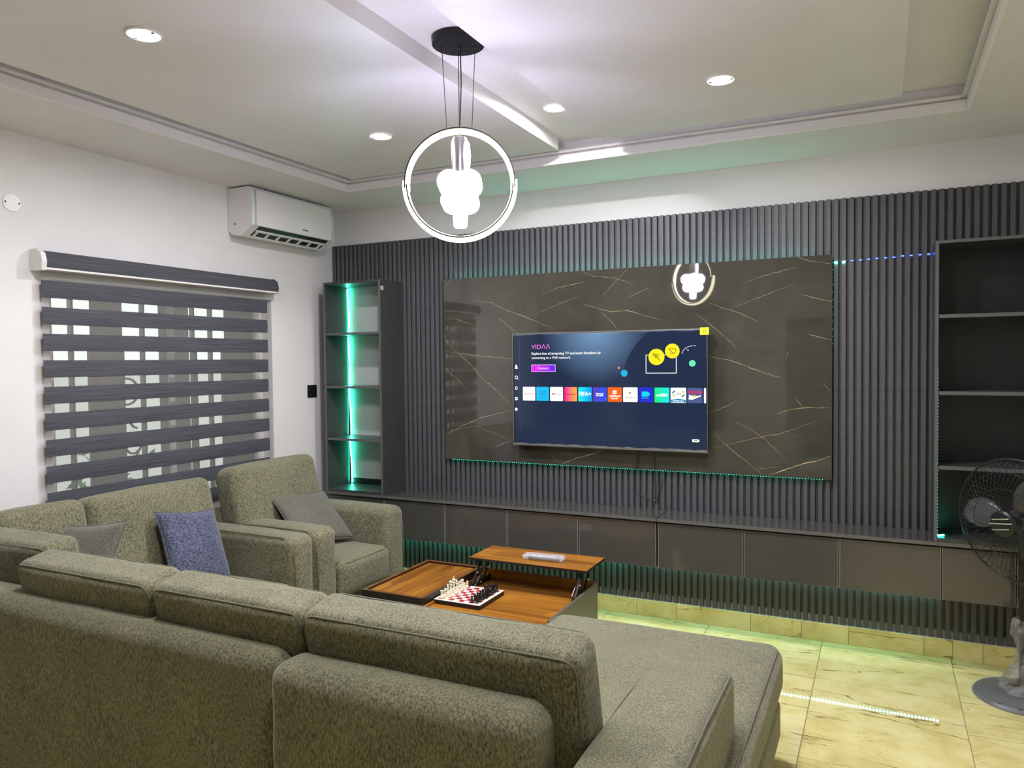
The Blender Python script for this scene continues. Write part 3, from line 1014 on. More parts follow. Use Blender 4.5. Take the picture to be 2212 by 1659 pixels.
led_strip(lm_, (MX0 - .001, -.045, MZ0 + .02), (MX0 - .001, -.045, MZ0 + .5), 12, M_LEDGD, .004, (-1, 0, 0))

# ------------------------------------------------------------------ television
VX0, VX1, VZ0, VZ1 = 1.525, 2.757, 1.027, 1.736
VY = -.125
tv = thing('television', ((VX0 + VX1) / 2, -.10, VZ0), 'flat screen television showing a streaming menu, mounted on the marble', 'television')
MB().box(VX0, VX1, VY + .002, VY + .030, VZ0, VZ1).build('housing', M_BLACK, tv, bevel=.003)
MB().box(VX0 + .2, VX1 - .2, VY + .030, -.072, VZ0 + .05, VZ0 + .42).build('rear_housing', M_BLACK, tv, bevel=.006)
MB().box(VX0 + .45, VX1 - .45, -.073, -.0605, VZ0 + .15, VZ0 + .40).build('wall_bracket', M_BLACKM, tv)


def screen_mat():
    m, nt, b = new_mat('tv_screen')
    tc = N(nt, 'ShaderNodeTexCoord')
    sp = N(nt, 'ShaderNodeSeparateXYZ')
    L(nt, tc.outputs['Object'], sp.inputs[0])

    def mth(op, a, bb=None, c=None):
        n = N(nt, 'ShaderNodeMath', operation=op)
        for i, q in enumerate((a, bb, c)):
            if q is None:
                continue
            if isinstance(q, (int, float)):
                n.inputs[i].default_value = q
            else:
                L(nt, q, n.inputs[i])
        return n.outputs[0]
    # object origin: screen bottom centre
    cx, x0 = (VX0 + VX1) / 2, 0
    X, Z = sp.outputs[0], sp.outputs[2]

    def dist(px, pz):
        a = mth('SUBTRACT', X, px - cx)
        c = mth('SUBTRACT', Z, pz - VZ0)
        return mth('SQRT', mth('ADD', mth('MULTIPLY', a, a), mth('MULTIPLY', c, c)))
    d1 = dist(2.08, 1.76)
    glow = mth('MAXIMUM', mth('SUBTRACT', 1.0, mth('DIVIDE', d1, 0.36)), 0.0)
    glow = mth('POWER', glow, 1.3)
    d2 = dist(2.62, 1.42)                       # arc cutting the glow at its right
    cut = mth('GREATER_THAN', d2, 0.365)
    glow = mth('MULTIPLY', glow, cut)
    mx = N(nt, 'ShaderNodeMix', data_type='RGBA')
    L(nt, glow, mx.inputs['Factor'])
    mx.inputs['A'].default_value = (0.010, 0.022, 0.058, 1)
    mx.inputs['B'].default_value = (0.20, 0.36, 0.60, 1)
    L(nt, mx.outputs['Result'], b.inputs['Emission Color'])
    b.inputs['Emission Strength'].default_value = E_SCREEN
    b.inputs['Base Color'].default_value = (0.006, 0.007, 0.010, 1)
    b.inputs['Roughness'].default_value = 0.10
    return m


scr = MB().box(VX0 + .008, VX1 - .006, VY, VY + .0025, VZ0 + .012, VZ1 - .008).build('screen', screen_mat(), tv)
YS = [VY - .0006]


def smat(col, s=1.0, c2=None, ax='x', rng=(0, 1)):
    """screen graphics: flat emissive ink, optionally a two colour blend"""
    key = ('ink', col, s, c2, rng)
    if key in MATS:
        return MATS[key]
    m, nt, b = new_mat('screen_ink')
    MATS[key] = m
    b.inputs['Base Color'].default_value = (0.01, 0.01, 0.01, 1)
    b.inputs['Roughness'].default_value = 0.15
    b.inputs['Emission Strength'].default_value = s
    b.inputs['Emission Color'].default_value = (*lin(col), 1)
    if c2:
        tc = N(nt, 'ShaderNodeTexCoord')
        sp = N(nt, 'ShaderNodeSeparateXYZ')
        L(nt, tc.outputs['Generated'], sp.inputs[0])
        r = ramp(nt, [(0.1, lin(col)), (0.9, lin(c2))])
        L(nt, sp.outputs[0 if ax == 'x' else 2], r.inputs[0])
        L(nt, r.outputs[0], b.inputs['Emission Color'])
    return m


def flat(name, pts, mat, parent, lvl=0):
    y = VY - .0006 - .0006 * lvl
    n = len(pts)
    vs = [(x, y, z) for x, z in pts]
    f = tuple(range(n))
    # face towards the viewer (-y)
    a = sum((pts[(i + 1) % n][0] - pts[i][0]) * (pts[(i + 1) % n][1] + pts[i][1]) for i in range(n))
    if a > 0:
        f = tuple(reversed(f))
    return MB().add(vs, [f]).build(name, mat, parent)


def fr(name, x0, x1, z0, z1, mat, parent, lvl=0, r=.006):
    return flat(name, rrect((x0 + x1) / 2, (z0 + z1) / 2, (x1 - x0) / 2, (z1 - z0) / 2, r, 4), mat, parent, lvl)


def circ(name, cx, cz, r, mat, parent, lvl=0, n=32):
    return flat(name, [(cx + r * math.cos(2 * math.pi * i / n), cz + r * math.sin(2 * math.pi * i / n)) for i in range(n)], mat, parent, lvl)


def stroke(name, pts, w, mat, parent, lvl=0):
    y = VY - .0006 - .0006 * lvl
    m = MB()
    for a, b in zip(pts, pts[1:]):
        dx, dz = b[0] - a[0], b[1] - a[1]
        l = math.hypot(dx, dz)
        nx, nz = -dz / l * w / 2, dx / l * w / 2
        ex, ez = dx / l * w / 3, dz / l * w / 3
        m.add([(a[0] + nx - ex, y, a[1] + nz - ez), (a[0] - nx - ex, y, a[1] - nz - ez), (b[0] - nx + ex, y, b[1] - nz + ez), (b[0] + nx + ex, y, b[1] + nz + ez)], [(0, 1, 2, 3)])
    return m.build(name, mat, parent)


def text(name, s, x0, z0, width, mat, parent, lvl=1, height=None, bold=0.0, align='LEFT'):
    cu = bpy.data.curves.new(name, 'FONT')
    cu.body = s
    cu.size = 1.0
    cu.offset = bold
    cu.align_x = 'LEFT'
    tmp = bpy.data.objects.new(name, cu)
    COL.objects.link(tmp)
    bpy.context.view_layer.update()
    dg = bpy.context.evaluated_depsgraph_get()
    me = bpy.data.meshes.new_from_object(tmp.evaluated_get(dg))
    bpy.data.objects.remove(tmp)
    xs = [v.co.x for v in me.vertices]
    ys = [v.co.y for v in me.vertices]
    sx = width / (max(xs) - min(xs))
    sy = sx if height is None else height / (max(ys) - min(ys))
    mnx, mny = min(xs), min(ys) if height is not None else 0
    ox = x0 - (width / 2 if align == 'CENTER' else 0)
    y = VY - .0006 - .0006 * lvl
    pl = world_loc(parent)
    for v in me.vertices:
        v.co = Vector((ox + (v.co.x - mnx) * sx, y, z0 + (v.co.y - mny) * sy)) - pl
    me.materials.clear()
    me.materials.append(mat)
    o = bpy.data.objects.new(name, me)
    COL.objects.link(o)
    o.parent = parent
    return o


WHITE = smat((250, 250, 250))
text('heading', 'VID\u039b\u039b', 1.656, 1.637, .128, smat((255, 120, 240), 1.0, (245, 190, 240)), scr, 1, height=.028)
text('message_line', 'Explore lots of streaming TV and smart functions by', 1.657, 1.600, .462, WHITE, scr, 1, bold=.02)
text('message_line', 'connecting to a WiFi network.', 1.657, 1.573, .266, WHITE, scr, 1, bold=.012)
bt = fr('connect_button', 1.654, 1.820, 1.492, 1.537, smat((240, 200, 255)), scr, 0, .003)
fr('button_fill', 1.657, 1.817, 1.495, 1.534, smat((225, 20, 235), 1.0, (110, 25, 240)), bt, 1, .002)
text('button_text', 'Connect', 1.737, 1.508, .080, smat((250, 225, 255)), bt, 2, align='CENTER', bold=.006)
# picture of a screen with two yellow badges
stroke('outline_box', [(2.400, 1.589), (2.400, 1.482), (2.580, 1.482), (2.580, 1.589), (2.400, 1.589)], .005, smat((225, 225, 230)), scr, 0)
YEL = smat((255, 232, 10))
INK = smat((60, 55, 10), .4)
b1 = circ('wifi_badge', 2.463, 1.577, .048, YEL, scr, 1)
for q, rr in enumerate((.010, .019, .028)):
    stroke('wifi_arc', [(2.463 + rr * math.cos(math.radians(45 + 90 * i / 8)), 1.566 + rr * math.sin(math.radians(45 + 90 * i / 8))) for i in range(9)], .003, INK, b1, 2)
stroke('strike', [(2.440, 1.600), (2.484, 1.556)], .003, INK, b1, 2)
b2 = circ('cast_badge', 2.557, 1.611, .043, YEL, scr, 1)
stroke('screen_icon', [(2.540, 1.624), (2.575, 1.624), (2.580, 1.616), (2.572, 1.600), (2.545, 1.597)], .0028, INK, b2, 2)
stroke('strike', [(2.535, 1.624), (2.566, 1.594)], .003, INK, b2, 2)
pts = [(2.613, 1.595), (2.619, 1.611), (2.630, 1.624), (2.644, 1.632), (2.659, 1.637), (2.680, 1.639), (2.699, 1.639)]
for i in range(len(pts) - 1):
    a, b = pts[i], pts[i + 1]
    stroke('dash', [a, (a[0] + (b[0] - a[0]) * .65, a[1] + (b[1] - a[1]) * .65)], .003, WHITE, scr, 0)
for c in ((2.638, 1.618), (2.646, 1.612)):
    stroke('dash', [c, (c[0] + .006, c[1] + .003)], .003, WHITE, scr, 0)
circ('dot', 2.266, 1.482, .021, smat((0, 175, 215)), scr, 0)
circ('dot', 2.232, 1.514, .007, smat((250, 130, 140)), scr, 0, 16)
circ('dot', 2.673, 1.538, .019, smat((110, 230, 180)), scr, 0)
fr('hint_pill', 2.670, 2.712, 1.083, 1.100, smat((235, 240, 235)), scr, 0, .006)
fr('hint_mark', 2.681, 2.703, 1.0895, 1.0945, smat((130, 135, 130)), scr, 1, .001)
stroke('divider', [(1.573, 1.70), (1.570, 1.10)], .0012, smat((70, 90, 130)), scr, 0)
# side icons
ic = [1.524, 1.455, 1.388, 1.320, 1.252]
i0 = circ('profile_icon', 1.548, ic[0] + .007, .007, WHITE, scr, 0, 16)
flat('profile_body', [(1.537, ic[0] - .012), (1.559, ic[0] - .012), (1.556, ic[0] + .001), (1.540, ic[0] + .001)], WHITE, i0, 0)
stroke('search_icon', [(1.548 + .009 * math.cos(a * math.pi / 8), ic[1] + .002 + .009 * math.sin(a * math.pi / 8)) for a in range(17)], .0038, WHITE, scr, 0)
stroke('search_icon', [(1.554, ic[1] - .005), (1.559, ic[1] - .011)], .004, WHITE, scr, 0)
stroke('bell_icon', [(1.541, ic[2] - .008), (1.541, ic[2] + .004), (1.547, ic[2] + .011), (1.553, ic[2] + .004), (1.553, ic[2] - .008), (1.541, ic[2] - .008)], .004, WHITE, scr, 0)
fr('inbox_icon', 1.536, 1.556, ic[3] - .010, ic[3] + .010, WHITE, scr, 0, .003)
fr('inbox_hole', 1.542, 1.550, ic[3] - .003, ic[3] + .004, smat((30, 45, 80)), scr, 1, .001)
circ('settings_icon', 1.545, ic[4], .010, WHITE, scr, 0, 12)

AX = [1.593, 1.68, 1.687, 1.774, 1.782, 1.869, 1.876, 1.963, 1.971, 2.06, 2.066, 2.154, 2.161, 2.251, 2.258, 2.348, 2.354, 2.442, 2.45, 2.539, 2.546, 2.637, 2.644, 2.73, 2.739, 2.751]
AZ0, AZ1 = 1.309, 1.397
fills = [((250, 250, 248), None), ((0, 185, 235), None), ((252, 252, 252), None), ((255, 0, 140), (255, 165, 60)), ((0, 230, 245), (0, 150, 230)),
         ((70, 60, 185), (20, 70, 235)), ((255, 95, 0), None), ((252, 250, 250), None), ((15, 35, 205), None), ((10, 230, 130), (10, 225, 225)),
         ((250, 252, 250), None), ((70, 85, 140), None), ((250, 250, 250), None)]
AT = []
for i, (c, c2) in enumerate(fills):
    AT.append(fr('app_tile', AX[2 * i], AX[2 * i + 1], AZ0, AZ1, smat(c, 1.0, c2), scr, 0, .005 if i < 12 else .004))


def at(i, u, v):
    return AX[2 * i] + (AX[2 * i + 1] - AX[2 * i]) * u, AZ0 + (AZ1 - AZ0) * v


def atext(i, s, u, v, w, col, bold=.0, h=None):
    x, z = at(i, u, v)
    return text('app_text', s, x, z, w * (AX[2 * i + 1] - AX[2 * i]), smat(col), AT[i], 1, align='CENTER', bold=bold, height=h)


def fl(i, pts, col, lvl=1):
    return flat('app_mark', [at(i, *p) for p in pts], smat(col), AT[i], lvl)


atext(0, 'NETFLIX', .5, .42, .74, (222, 150, 150), .02)
atext(1, 'prime', .5, .60, .56, (0, 110, 190))
atext(1, 'video', .5, .40, .56, (0, 120, 200))
stroke('app_mark', [at(1, .25, .25), at(1, .5, .19), at(1, .75, .25)], .003, smat((0, 130, 205)), AT[1], 1)
fl(2, [(.17, .43), (.36, .43), (.36, .56), (.17, .56)], (200, 40, 40))
fl(2, [(.24, .46), (.24, .53), (.31, .495)], (255, 255, 255), 2)
atext(2, 'YouTube', .62, .45, .46, (120, 120, 120), .02)
def blocks(i, u0, u1, v0, v1, n, col):
    """a line of print too small to read: letter-sized marks"""
    m = MB()
    y = VY - .0012
    rb = random.Random(i * 7 + n)
    w = (u1 - u0) / n
    for k in range(n):
        a, b = u0 + w * k, u0 + w * (k + rb.uniform(.62, .85))
        t = v1 - (v1 - v0) * rb.choice((0, 0, .25))
        p = [at(i, a, v0), at(i, b, v0), at(i, b, t), at(i, a, t)]
        m.add([(x, y, z) for x, z in p], [(0, 1, 2, 3)])
    return m.build('app_text', smat(col), AT[i])


blocks(3, .10, .90, .44, .52, 8, (170, 15, 70))
atext(4, 'FIFA+', .5, .40, .90, (250, 255, 255), .03)
blocks(5, .22, .78, .50, .60, 6, (250, 250, 255))
blocks(5, .22, .76, .37, .48, 5, (250, 250, 255))
fl(5, [(.07, .85), (.25, .85), (.25, .90), (.07, .90)], (150, 80, 220))
fl(5, [(.28, .09), (.40, .09), (.40, .12), (.28, .12)], (120, 110, 230))
fl(5, [(.5, .09), (.6, .09), (.6, .12), (.5, .12)], (120, 110, 230))
fl(5, [(.86, .26), (.98, .14), (.98, .22)], (150, 170, 250))
fl(6, [(.36, .52), (.62, .55), (.64, .80), (.44, .80), (.34, .70)], (255, 245, 235))
stroke('app_mark', [at(6, .45, .70), at(6, .55, .68), at(6, .46, .63), at(6, .56, .61)], .002, smat((255, 120, 30)), AT[6], 2)
blocks(6, .10, .90, .34, .46, 9, (255, 245, 235))
blocks(6, .26, .74, .18, .31, 5, (255, 235, 215))
fl(7, [(.43, .53), (.43, .72), (.58, .63)], (150, 70, 90))
blocks(7, .12, .88, .27, .36, 8, (190, 192, 196))
fl(8, [(.22, .38)] + [(.55 + .22 * math.cos(math.radians(a)), .555 + .175 * math.sin(math.radians(a))) for a in range(-90, 91, 18)] + [(.22, .73)], (0, 205, 235))
blocks(8, .22, .74, .25, .33, 7, (60, 170, 240))
fl(9, [(.10, .40), (.90, .40), (.90, .58), (.55, .62), (.10, .50)], (200, 255, 225))
atext(10, 'ON', .5, .50, .34, (110, 120, 120))
for (u, v, c) in ((.19, .72, (20, 110, 130)), (.80, .72, (225, 200, 110)), (.19, .46, (225, 200, 110)), (.80, .46, (20, 110, 130))):
    s = 1 if (u < .5) == (v > .6) else -1
    stroke('app_mark', [at(10, u - .05, v - .06 * s), at(10, u + .05, v + .06 * s)], .008, smat(c), AT[10], 1)
fl(10, [(.02, .03), (.98, .03), (.98, .20), (.5, .27), (.02, .20)], (10, 130, 180))
m10 = blocks(10, .14, .86, .08, .18, 8, (215, 245, 255))
m10.location.y -= .0008
atext(11, 'Red Bull', .5, .60, .86, (225, 30, 90), .05, .020)
fl(11, [(.06, .25), (.30, .20), (.55, .30), (.92, .45), (.90, .52), (.6, .46), (.3, .50), (.08, .52), (.12, .40)], (250, 245, 250))
fl(11, [(.36, .44), (.5, .54), (.64, .46), (.5, .38)], (250, 190, 60), 2)

# protective film still on the TV edges, price sticker
fm = MB()
rf = random.Random(5)


def ribbon(p0, p1, w, n, nx, nz, amp):
    vs, fs = [], []
    for i in range(n + 1):
        t = i / n
        x = p0[0] + (p1[0] - p0[0]) * t
        z = p0[1] + (p1[1] - p0[1]) * t
        a = amp * rf.uniform(.2, 1)
        ww = w * rf.uniform(.7, 1.2)
        vs += [(x, VY - .003, z), (x + nx * ww * .5, VY - .003 - a, z + nz * ww * .5), (x + nx * ww, VY - .0025, z + nz * ww)]
    for i in range(n):
        o = i * 3
        fs += [(o, o + 1, o + 4, o + 3), (o + 1, o + 2, o + 5, o + 4)]
    fm.add(vs, fs)


ribbon((VX0 - .004, VZ1 + .003), (VX1 + .004, VZ1 + .003), .015, 34, 0, -1, .005)
ribbon((VX1 + .004, VZ0 - .006), (VX0 - .004, VZ0 - .006), .018, 34, 0, 1, .006)
ribbon((VX0 - .004, VZ0 - .006), (VX0 - .004, VZ1 + .003), .006, 24, 1, 0, .003)
ribbon((VX1 + .004, VZ1 + .003), (VX1 + .004, VZ0 - .006), .006, 24, -1, 0, .003)
fo = fm.build('protective_film', M_FILM, tv, smooth='all')
sd = fo.modifiers.new('thick', 'SOLIDIFY')
sd.thickness = .0003
MB().box(VX0 + .004, VX1 - .002, VY - .004, VY + .002, VZ0 - .002, VZ0 + .0085).build('bottom_bezel', M_CHROME, tv, bevel=.001, seg=1)
st = MB().box(2.718, 2.768, VY - .0052, VY - .0045, 1.700, 1.742).build('price_sticker', plain('sticker_yellow', (0.85, 0.78, 0.01), 0.5), tv)
MB().box(2.733, 2.742, VY - .0056, VY - .0052, 1.714, 1.728).box(2.745, 2.753, VY - .0056, VY - .0052, 1.714, 1.728).build('sticker_print', plain('sticker_ink', (.45, .35, .0), .6), st)

cb = thing('television_cable', (2.38, -.045, CT), 'thin black cables hanging below the television in front of the slats', 'cable')


def smooth_path(pts, n=8):
    out = []
    P = [Vector(p) for p in pts]
    for i in range(len(P) - 1):
        p0, p1, p2, p3 = P[max(0, i - 1)], P[i], P[i + 1], P[min(len(P) - 1, i + 2)]
        for k in range(n):
            t = k / n
            out.append(.5 * ((2 * p1) + (-p0 + p2) * t + (2 * p0 - 5 * p1 + 4 * p2 - p3) * t * t + (-p0 + 3 * p1 - 3 * p2 + p3) * t ** 3))
    out.append(P[-1])
    return out


MB().tube(smooth_path([(2.335, -.066, 1.05), (2.333, -.066, .98), (2.318, -.064, .90), (2.305, -.042, .82), (2.315, -.044, .76), (2.385, -.045, .728), (2.436, -.044, .715), (2.462, -.042, .78), (2.474, -.042, .85)]), .0022, 6).build('signal_lead', M_BLACK, cb, smooth=True)
MB().tube(smooth_path([(2.431, -.066, 1.05), (2.433, -.066, .93), (2.437, -.064, .88), (2.432, -.042, .80), (2.43, -.042, .69)]), .0022, 6).build('power_lead', M_BLACK, cb, smooth=True)

# ================================================================== SEATING


def cushion(name, parent, c, size, r, bulge, rot=(0, 0, 0), mat=None, seam=None, wr=.004, seed=0.0, n=8):
    """soft upholstered block; seam = axis whose two faces carry a piped edge"""
    R = Matrix.Rotation(rot[2], 3, 'Z') @ Matrix.Rotation(rot[1], 3, 'Y') @ Matrix.Rotation(rot[0], 3, 'X')
    o = MB().rbox(c, size, r, bulge, n, R, wr, seed).build(name, mat or M_FAB, parent, smooth='all')
    if seam:
        ax, signs = seam
        k = 'xyz'.index(ax)
        a, b = [j for j in range(3) if j != k]
        q = r * .29
        for s in signs:
            pts = []
            for (u, v) in rrect(0, 0, size[a] / 2 - q * .9, size[b] / 2 - q * .9, r * 1.05, 5):
                p = [0, 0, 0]
                p[k] = s * (size[k] / 2 - q * .9)
                p[a], p[b] = u, v
                w = Vector(p)
                if wr:
                    w += mnoise.noise_vector(Vector((w.x * 6 + seed, w.y * 6 + seed * 2.3, w.z * 6 - seed))) * wr
                pts.append(R @ w + Vector(c))
            MB().tube(pts, .0028, 6, closed=True).build('piping', M_SEAM, o, smooth='all')
    return o


def legs(parent, pts, h=.085):
    for (x, y) in pts:
        MB().box(x - .022, x + .022, y - .022, y + .022, 0, h).build('leg', M_LEG, parent, bevel=.004)


SEAT = .445
# ---- chaise module (right)
ch = thing('chaise_sofa', (2.73, -2.2, 0), 'olive grey fabric sofa section with a long chaise and one arm at the right', 'sofa', 'olive grey fabric seating')
MB().rbox((2.83, -2.17, .165), (.955, 1.47, .165), .03, (0.004, .004, 0), 6).build('chaise_base', M_FAB, ch, smooth='all')
cushion('chaise_seat', ch, (2.838, -2.15, .357), (.955, 1.47, .195), .055, (.006, .006, .012), seam=('z', (1, -1)), seed=1.3, n=10)
MB().rbox((2.555, -2.895, .415), (.80, .17, .67), .055, (0, .010, .006), 9, None, .004, 2.0).build('back_frame', M_FAB, ch, smooth='all')
cushion('back_cushion', ch, (2.605, -2.760, .640), (.835, .150, .49), .036, (.008, .018, .004), rot=(.20, 0, 0), seam=('y', (-1, 1)), seed=3.1, n=10)
# arm: sloping front, crisp outer edge
ap = [(-2.985, .085), (-2.985, .56), (-2.96, .62), (-2.90, .655), (-2.75, .668), (-2.40, .665), (-2.28, .650), (-2.235, .62), (-2.222, .56), (-2.222, .085)]
am = MB().rbox((3.145, -2.603, .372), (.25, .765, .575), .045, (.006, .006, .006), 8, None, .003, 4.4)
am.build('arm', M_FAB, ch, smooth='all')
MB().tube([(3.255, -2.96, .60), (3.262, -2.93, .638), (3.262, -2.6, .648), (3.262, -2.27, .640), (3.258, -2.235, .60), (3.256, -2.226, .45), (3.256, -2.226, .12)], .0035, 6).build('arm_piping', M_SEAM, ch, smooth='all')
MB().tube([(3.036, -2.97, .60), (3.033, -2.93, .640), (3.033, -2.6, .650), (3.033, -2.27, .642), (3.036, -2.235, .60)], .002, 6).build('arm_piping', M_SEAM, ch, smooth='all')  # added seam line, stands in for the shading change along the inner edge
legs(ch, [(3.262, -1.478), (2.42, -1.49), (2.25, -2.9), (3.2, -2.9), (3.2, -2.1)])
# ---- corner module (row + return along the window wall)
cs = thing('corner_sofa', (1.1, -2.4, 0), 'olive grey corner sofa, back to the camera, with a return below the window', 'sofa', 'olive grey fabric seating')
MB().rbox((1.132, -2.845, .415), (2.025, .17, .67), .055, (0, .010, .006), 12, None, .004, 6.0).build('back_frame', M_FAB, cs, smooth='all')
MB().rbox((.205, -2.18, .400), (.17, 1.22, .64), .05, (.006, 0, .004), 9, None, .004, 6.5).build('side_back_frame', M_FAB, cs, smooth='all')
MB().box(.30, 2.14, -2.755, -1.97, .085, .255).build('seat_base', M_FAB, cs, bevel=.02, seg=3)
MB().box(.292, .955, -1.969, -1.56, .085, .255).build('return_base', M_FAB, cs, bevel=.02, seg=3)
for x0, x1 in ((.985, 1.565), (1.567, 2.135)):
    cushion('seat_cushion', cs, ((x0 + x1) / 2, -2.36, .350), (x1 - x0, .80, .19), .05, (.004, .004, .014), seam=('z', (1,)), seed=x0 * 3)
cushion('corner_seat_cushion', cs, (.64, -2.40, .350), (.685, .70, .19), .05, (.004, .004, .014), seam=('z', (1,)), seed=8)
cushion('seat_cushion', cs, (.64, -1.80, .350), (.69, .495, .19), .05, (.006, .004, .014), seam=('z', (1,)), seed=9.1)
for i, (x0, x1) in enumerate(((.86, 1.557), (1.563, 2.187))):
    cushion('back_cushion', cs, ((x0 + x1) / 2, -2.750, .635), (x1 - x0, .150, .49), .036, (.008, .018, .004), rot=(.20, 0, 0), seam=('y', (-1, 1)), seed=11 + i * 1.7, n=10)
cushion('corner_back_cushion', cs, (.555, -2.655, .650), (.60, .15, .50), .036, (.01, .02, .006), rot=(.17, 0, .05), seam=('y', (-1, 1)), seed=17, n=9)
cushion('side_back_cushion', cs, (.365, -1.90, .685), (.17, .705, .53), .05, (.025, .012, .010), rot=(0, -.20, 0), seam=('x', (-1,)), seed=19, n=9)
cushion('side_back_cushion', cs, (.360, -2.46, .685), (.17, .40, .53), .05, (.02, .008, .010), rot=(0, -.20, 0), seam=('x', (-1,)), seed=23, n=9)
MB().rbox((.545, -1.482, .380), (.87, .165, .59), .05, (.004, .004, .006), 9, None, .004, 25.0).build('arm', M_FAB, cs, smooth='all')
MB().tube([(.30, -1.555, .663), (.55, -1.552, .669), (.90, -1.552, .667), (.958, -1.55, .63), (.974, -1.55, .55), (.976, -1.55, .15)], .003, 6).build('arm_piping', M_SEAM, cs, smooth='all')
legs(cs, [(.2, -2.85), (2.08, -2.84), (.9, -1.62), (.2, -1.5), (1.1, -2.05), (2.08, -2.05)])
# ---- armchair
ar = thing('armchair', (.55, -.98, 0), 'olive grey fabric armchair between the corner sofa and the tall shelf', 'armchair', 'olive grey fabric seating')
MB().rbox((.545, -1.300, .380), (.865, .175, .59), .05, (.004, .004, .006), 9, None, .004, 31.0).build('arm', M_FAB, ar, smooth='all')
MB().rbox((.545, -.660, .380), (.865, .18, .59), .05, (.004, .004, .006), 9, None, .004, 33.0).build('arm', M_FAB, ar, smooth='all')
MB().rbox((.205, -.980, .400), (.16, .80, .64), .05, (.004, 0, .004), 8, None, .003, 35.0).build('back_frame', M_FAB, ar, smooth='all')
MB().box(.285, .955, -1.21, -.752, .085, .255).build('seat_base', M_FAB, ar, bevel=.02, seg=3)
cushion('seat_cushion', ar, (.655, -.981, .362), (.70, .455, .205), .05, (.008, .002, .018), seam=('z', (1, -1)), seed=37)
cushion('back_cushion', ar, (.355, -1.035, .700), (.18, .70, .55), .055, (.030, .010, .012), rot=(0, -.22, .02), seam=('x', (-1,)), seed=41, n=10)
for yy in (-1.375, -.585):
    MB().tube([(.30, yy, .655), (.55, yy, .668), (.90, yy, .666), (.955, yy, .63), (.971, yy, .55), (.972, yy, .15)], .003, 6).build('arm_piping', M_SEAM, ar, smooth='all')
legs(ar, [(.2, -1.3), (.2, -.66), (.92, -1.3), (.92, -.66)])

# ---- throw pillows


def pillow(name, c, u, v, hu, hv, T, mat, label, group=None):
    u, v = Vector(u).normalized(), Vector(v)
    v = (v - u * v.dot(u)).normalized()
    w = u.cross(v)
    t = thing(name, c, label, 'pillow', group)
    n = 22
    vs, fs = [], []
    idx = {}
    for side in (1, -1):
        for i in range(n + 1):
            for j in range(n + 1):
                a, b = -1 + 2 * i / n, -1 + 2 * j / n
                edge = i in (0, n) or j in (0, n)
                if side == -1 and edge:
                    idx[(side, i, j)] = idx[(1, i, j)]
                    continue
                x = a * hu * (1 - .075 * (1 - b * b))
                y = b * hv * (1 - .075 * (1 - a * a))
                z = side * T * ((1 - a * a) * (1 - b * b)) ** .42
                z += .004 * mnoise.noise(Vector((a * 3 + c[0] * 9, b * 3 + c[1] * 7, side * 2.0)))
                idx[(side, i, j)] = len(vs)
                vs.append(Vector(c) + u * x + v * y + w * z)
    for side in (1, -1):
        for i in range(n):
            for j in range(n):
                f = [idx[(side, i, j)], idx[(side, i + 1, j)], idx[(side, i + 1, j + 1)], idx[(side, i, j + 1)]]
                fs.append(tuple(f) if side == 1 else tuple(reversed(f)))
    o = MB().add(vs, fs).build('cover', mat, t, smooth='all')
    ring = [idx[(1, i, 0)] for i in range(n)] + [idx[(1, n, j)] for j in range(n)] + [idx[(1, i, n)] for i in range(n, 0, -1)] + [idx[(1, 0, j)] for j in range(n, 0, -1)]
    MB().tube([vs[i] for i in ring], .0028, 6, closed=True).build('edge_seam', mat, t, smooth='all')
    return t


M_FAB2 = fabric('pillow_chenille', (0.080, 0.078, 0.062), (0.175, 0.170, 0.132))
pillow('throw_pillow', (.60, -.985, .640), (.05, .41, -.03), (-.27, -.02, .25), .215, .19, .05, M_FAB2, 'olive grey throw pillow leaning in the armchair', 'throw pillows')
pillow('throw_pillow', (.560, -1.815, .645), (-.03, .40, -.060), (-.17, .05, .36), .195, .195, .062, M_BLUE, 'blue tweed throw pillow on the sofa below the window', 'throw pillows')
pillow('throw_pillow', (.545, -2.43, .690), (.41, .05, .045), (-.02, .20, .36), .215, .205, .055, M_FAB2, 'olive grey throw pillow in the sofa corner, half hidden by the back cushions', 'throw pillows')

# ================================================================== COFFEE TABLE
tb = thing('coffee_table', (1.8, -1.1, 0), 'walnut and black coffee table with its lift top raised', 'coffee table')
# left unit
LX0, LX1, LY0, LY1, LZ = 1.268, 1.632, -1.395, -.765, .405
MB().box(LX0 + .012, LX1 - .004, LY0 + .012, LY1 - .012, .04, LZ - .036).build('left_box', M_TBLACK, tb)
MB().box(LX0 + .020, LX1 - .012, LY0 + .002, LY0 + .014, .215, LZ - .042).build('drawer_front', M_WOODX, tb, bevel=.001, seg=1)
MB().box(LX0 + .020, LX1 - .012, LY0 + .002, LY0 + .014, .05, .208).build('drawer_front', M_WOODX, tb, bevel=.001, seg=1)
MB().box(LX0, LX1, LY0, LY1, LZ - .036, LZ - .022).build('left_top_edge', M_TBLACK, tb)
MB().box(LX0 + .02, LX1 - .02, LY0 + .02, LY1 - .02, LZ - .0215, LZ - .012).build('left_top', M_WOODY, tb)
m = MB()
m.box(LX0, LX1, LY0, LY0 + .018, LZ - .022, LZ - .003).box(LX0, LX1, LY1 - .018, LY1, LZ - .022, LZ - .003)
m.box(LX0, LX0 + .018, LY0 + .018, LY1 - .018, LZ - .022, LZ - .003).box(LX1 - .018, LX1, LY0 + .018, LY1 - .018, LZ - .022, LZ - .003)
m.build('left_top_rim', M_TBLACK, tb)
m = MB()
m.box(LX0, LX1, LY0, LY0 + .018, LZ - .003, LZ).box(LX0, LX1, LY1 - .018, LY1, LZ - .003, LZ)
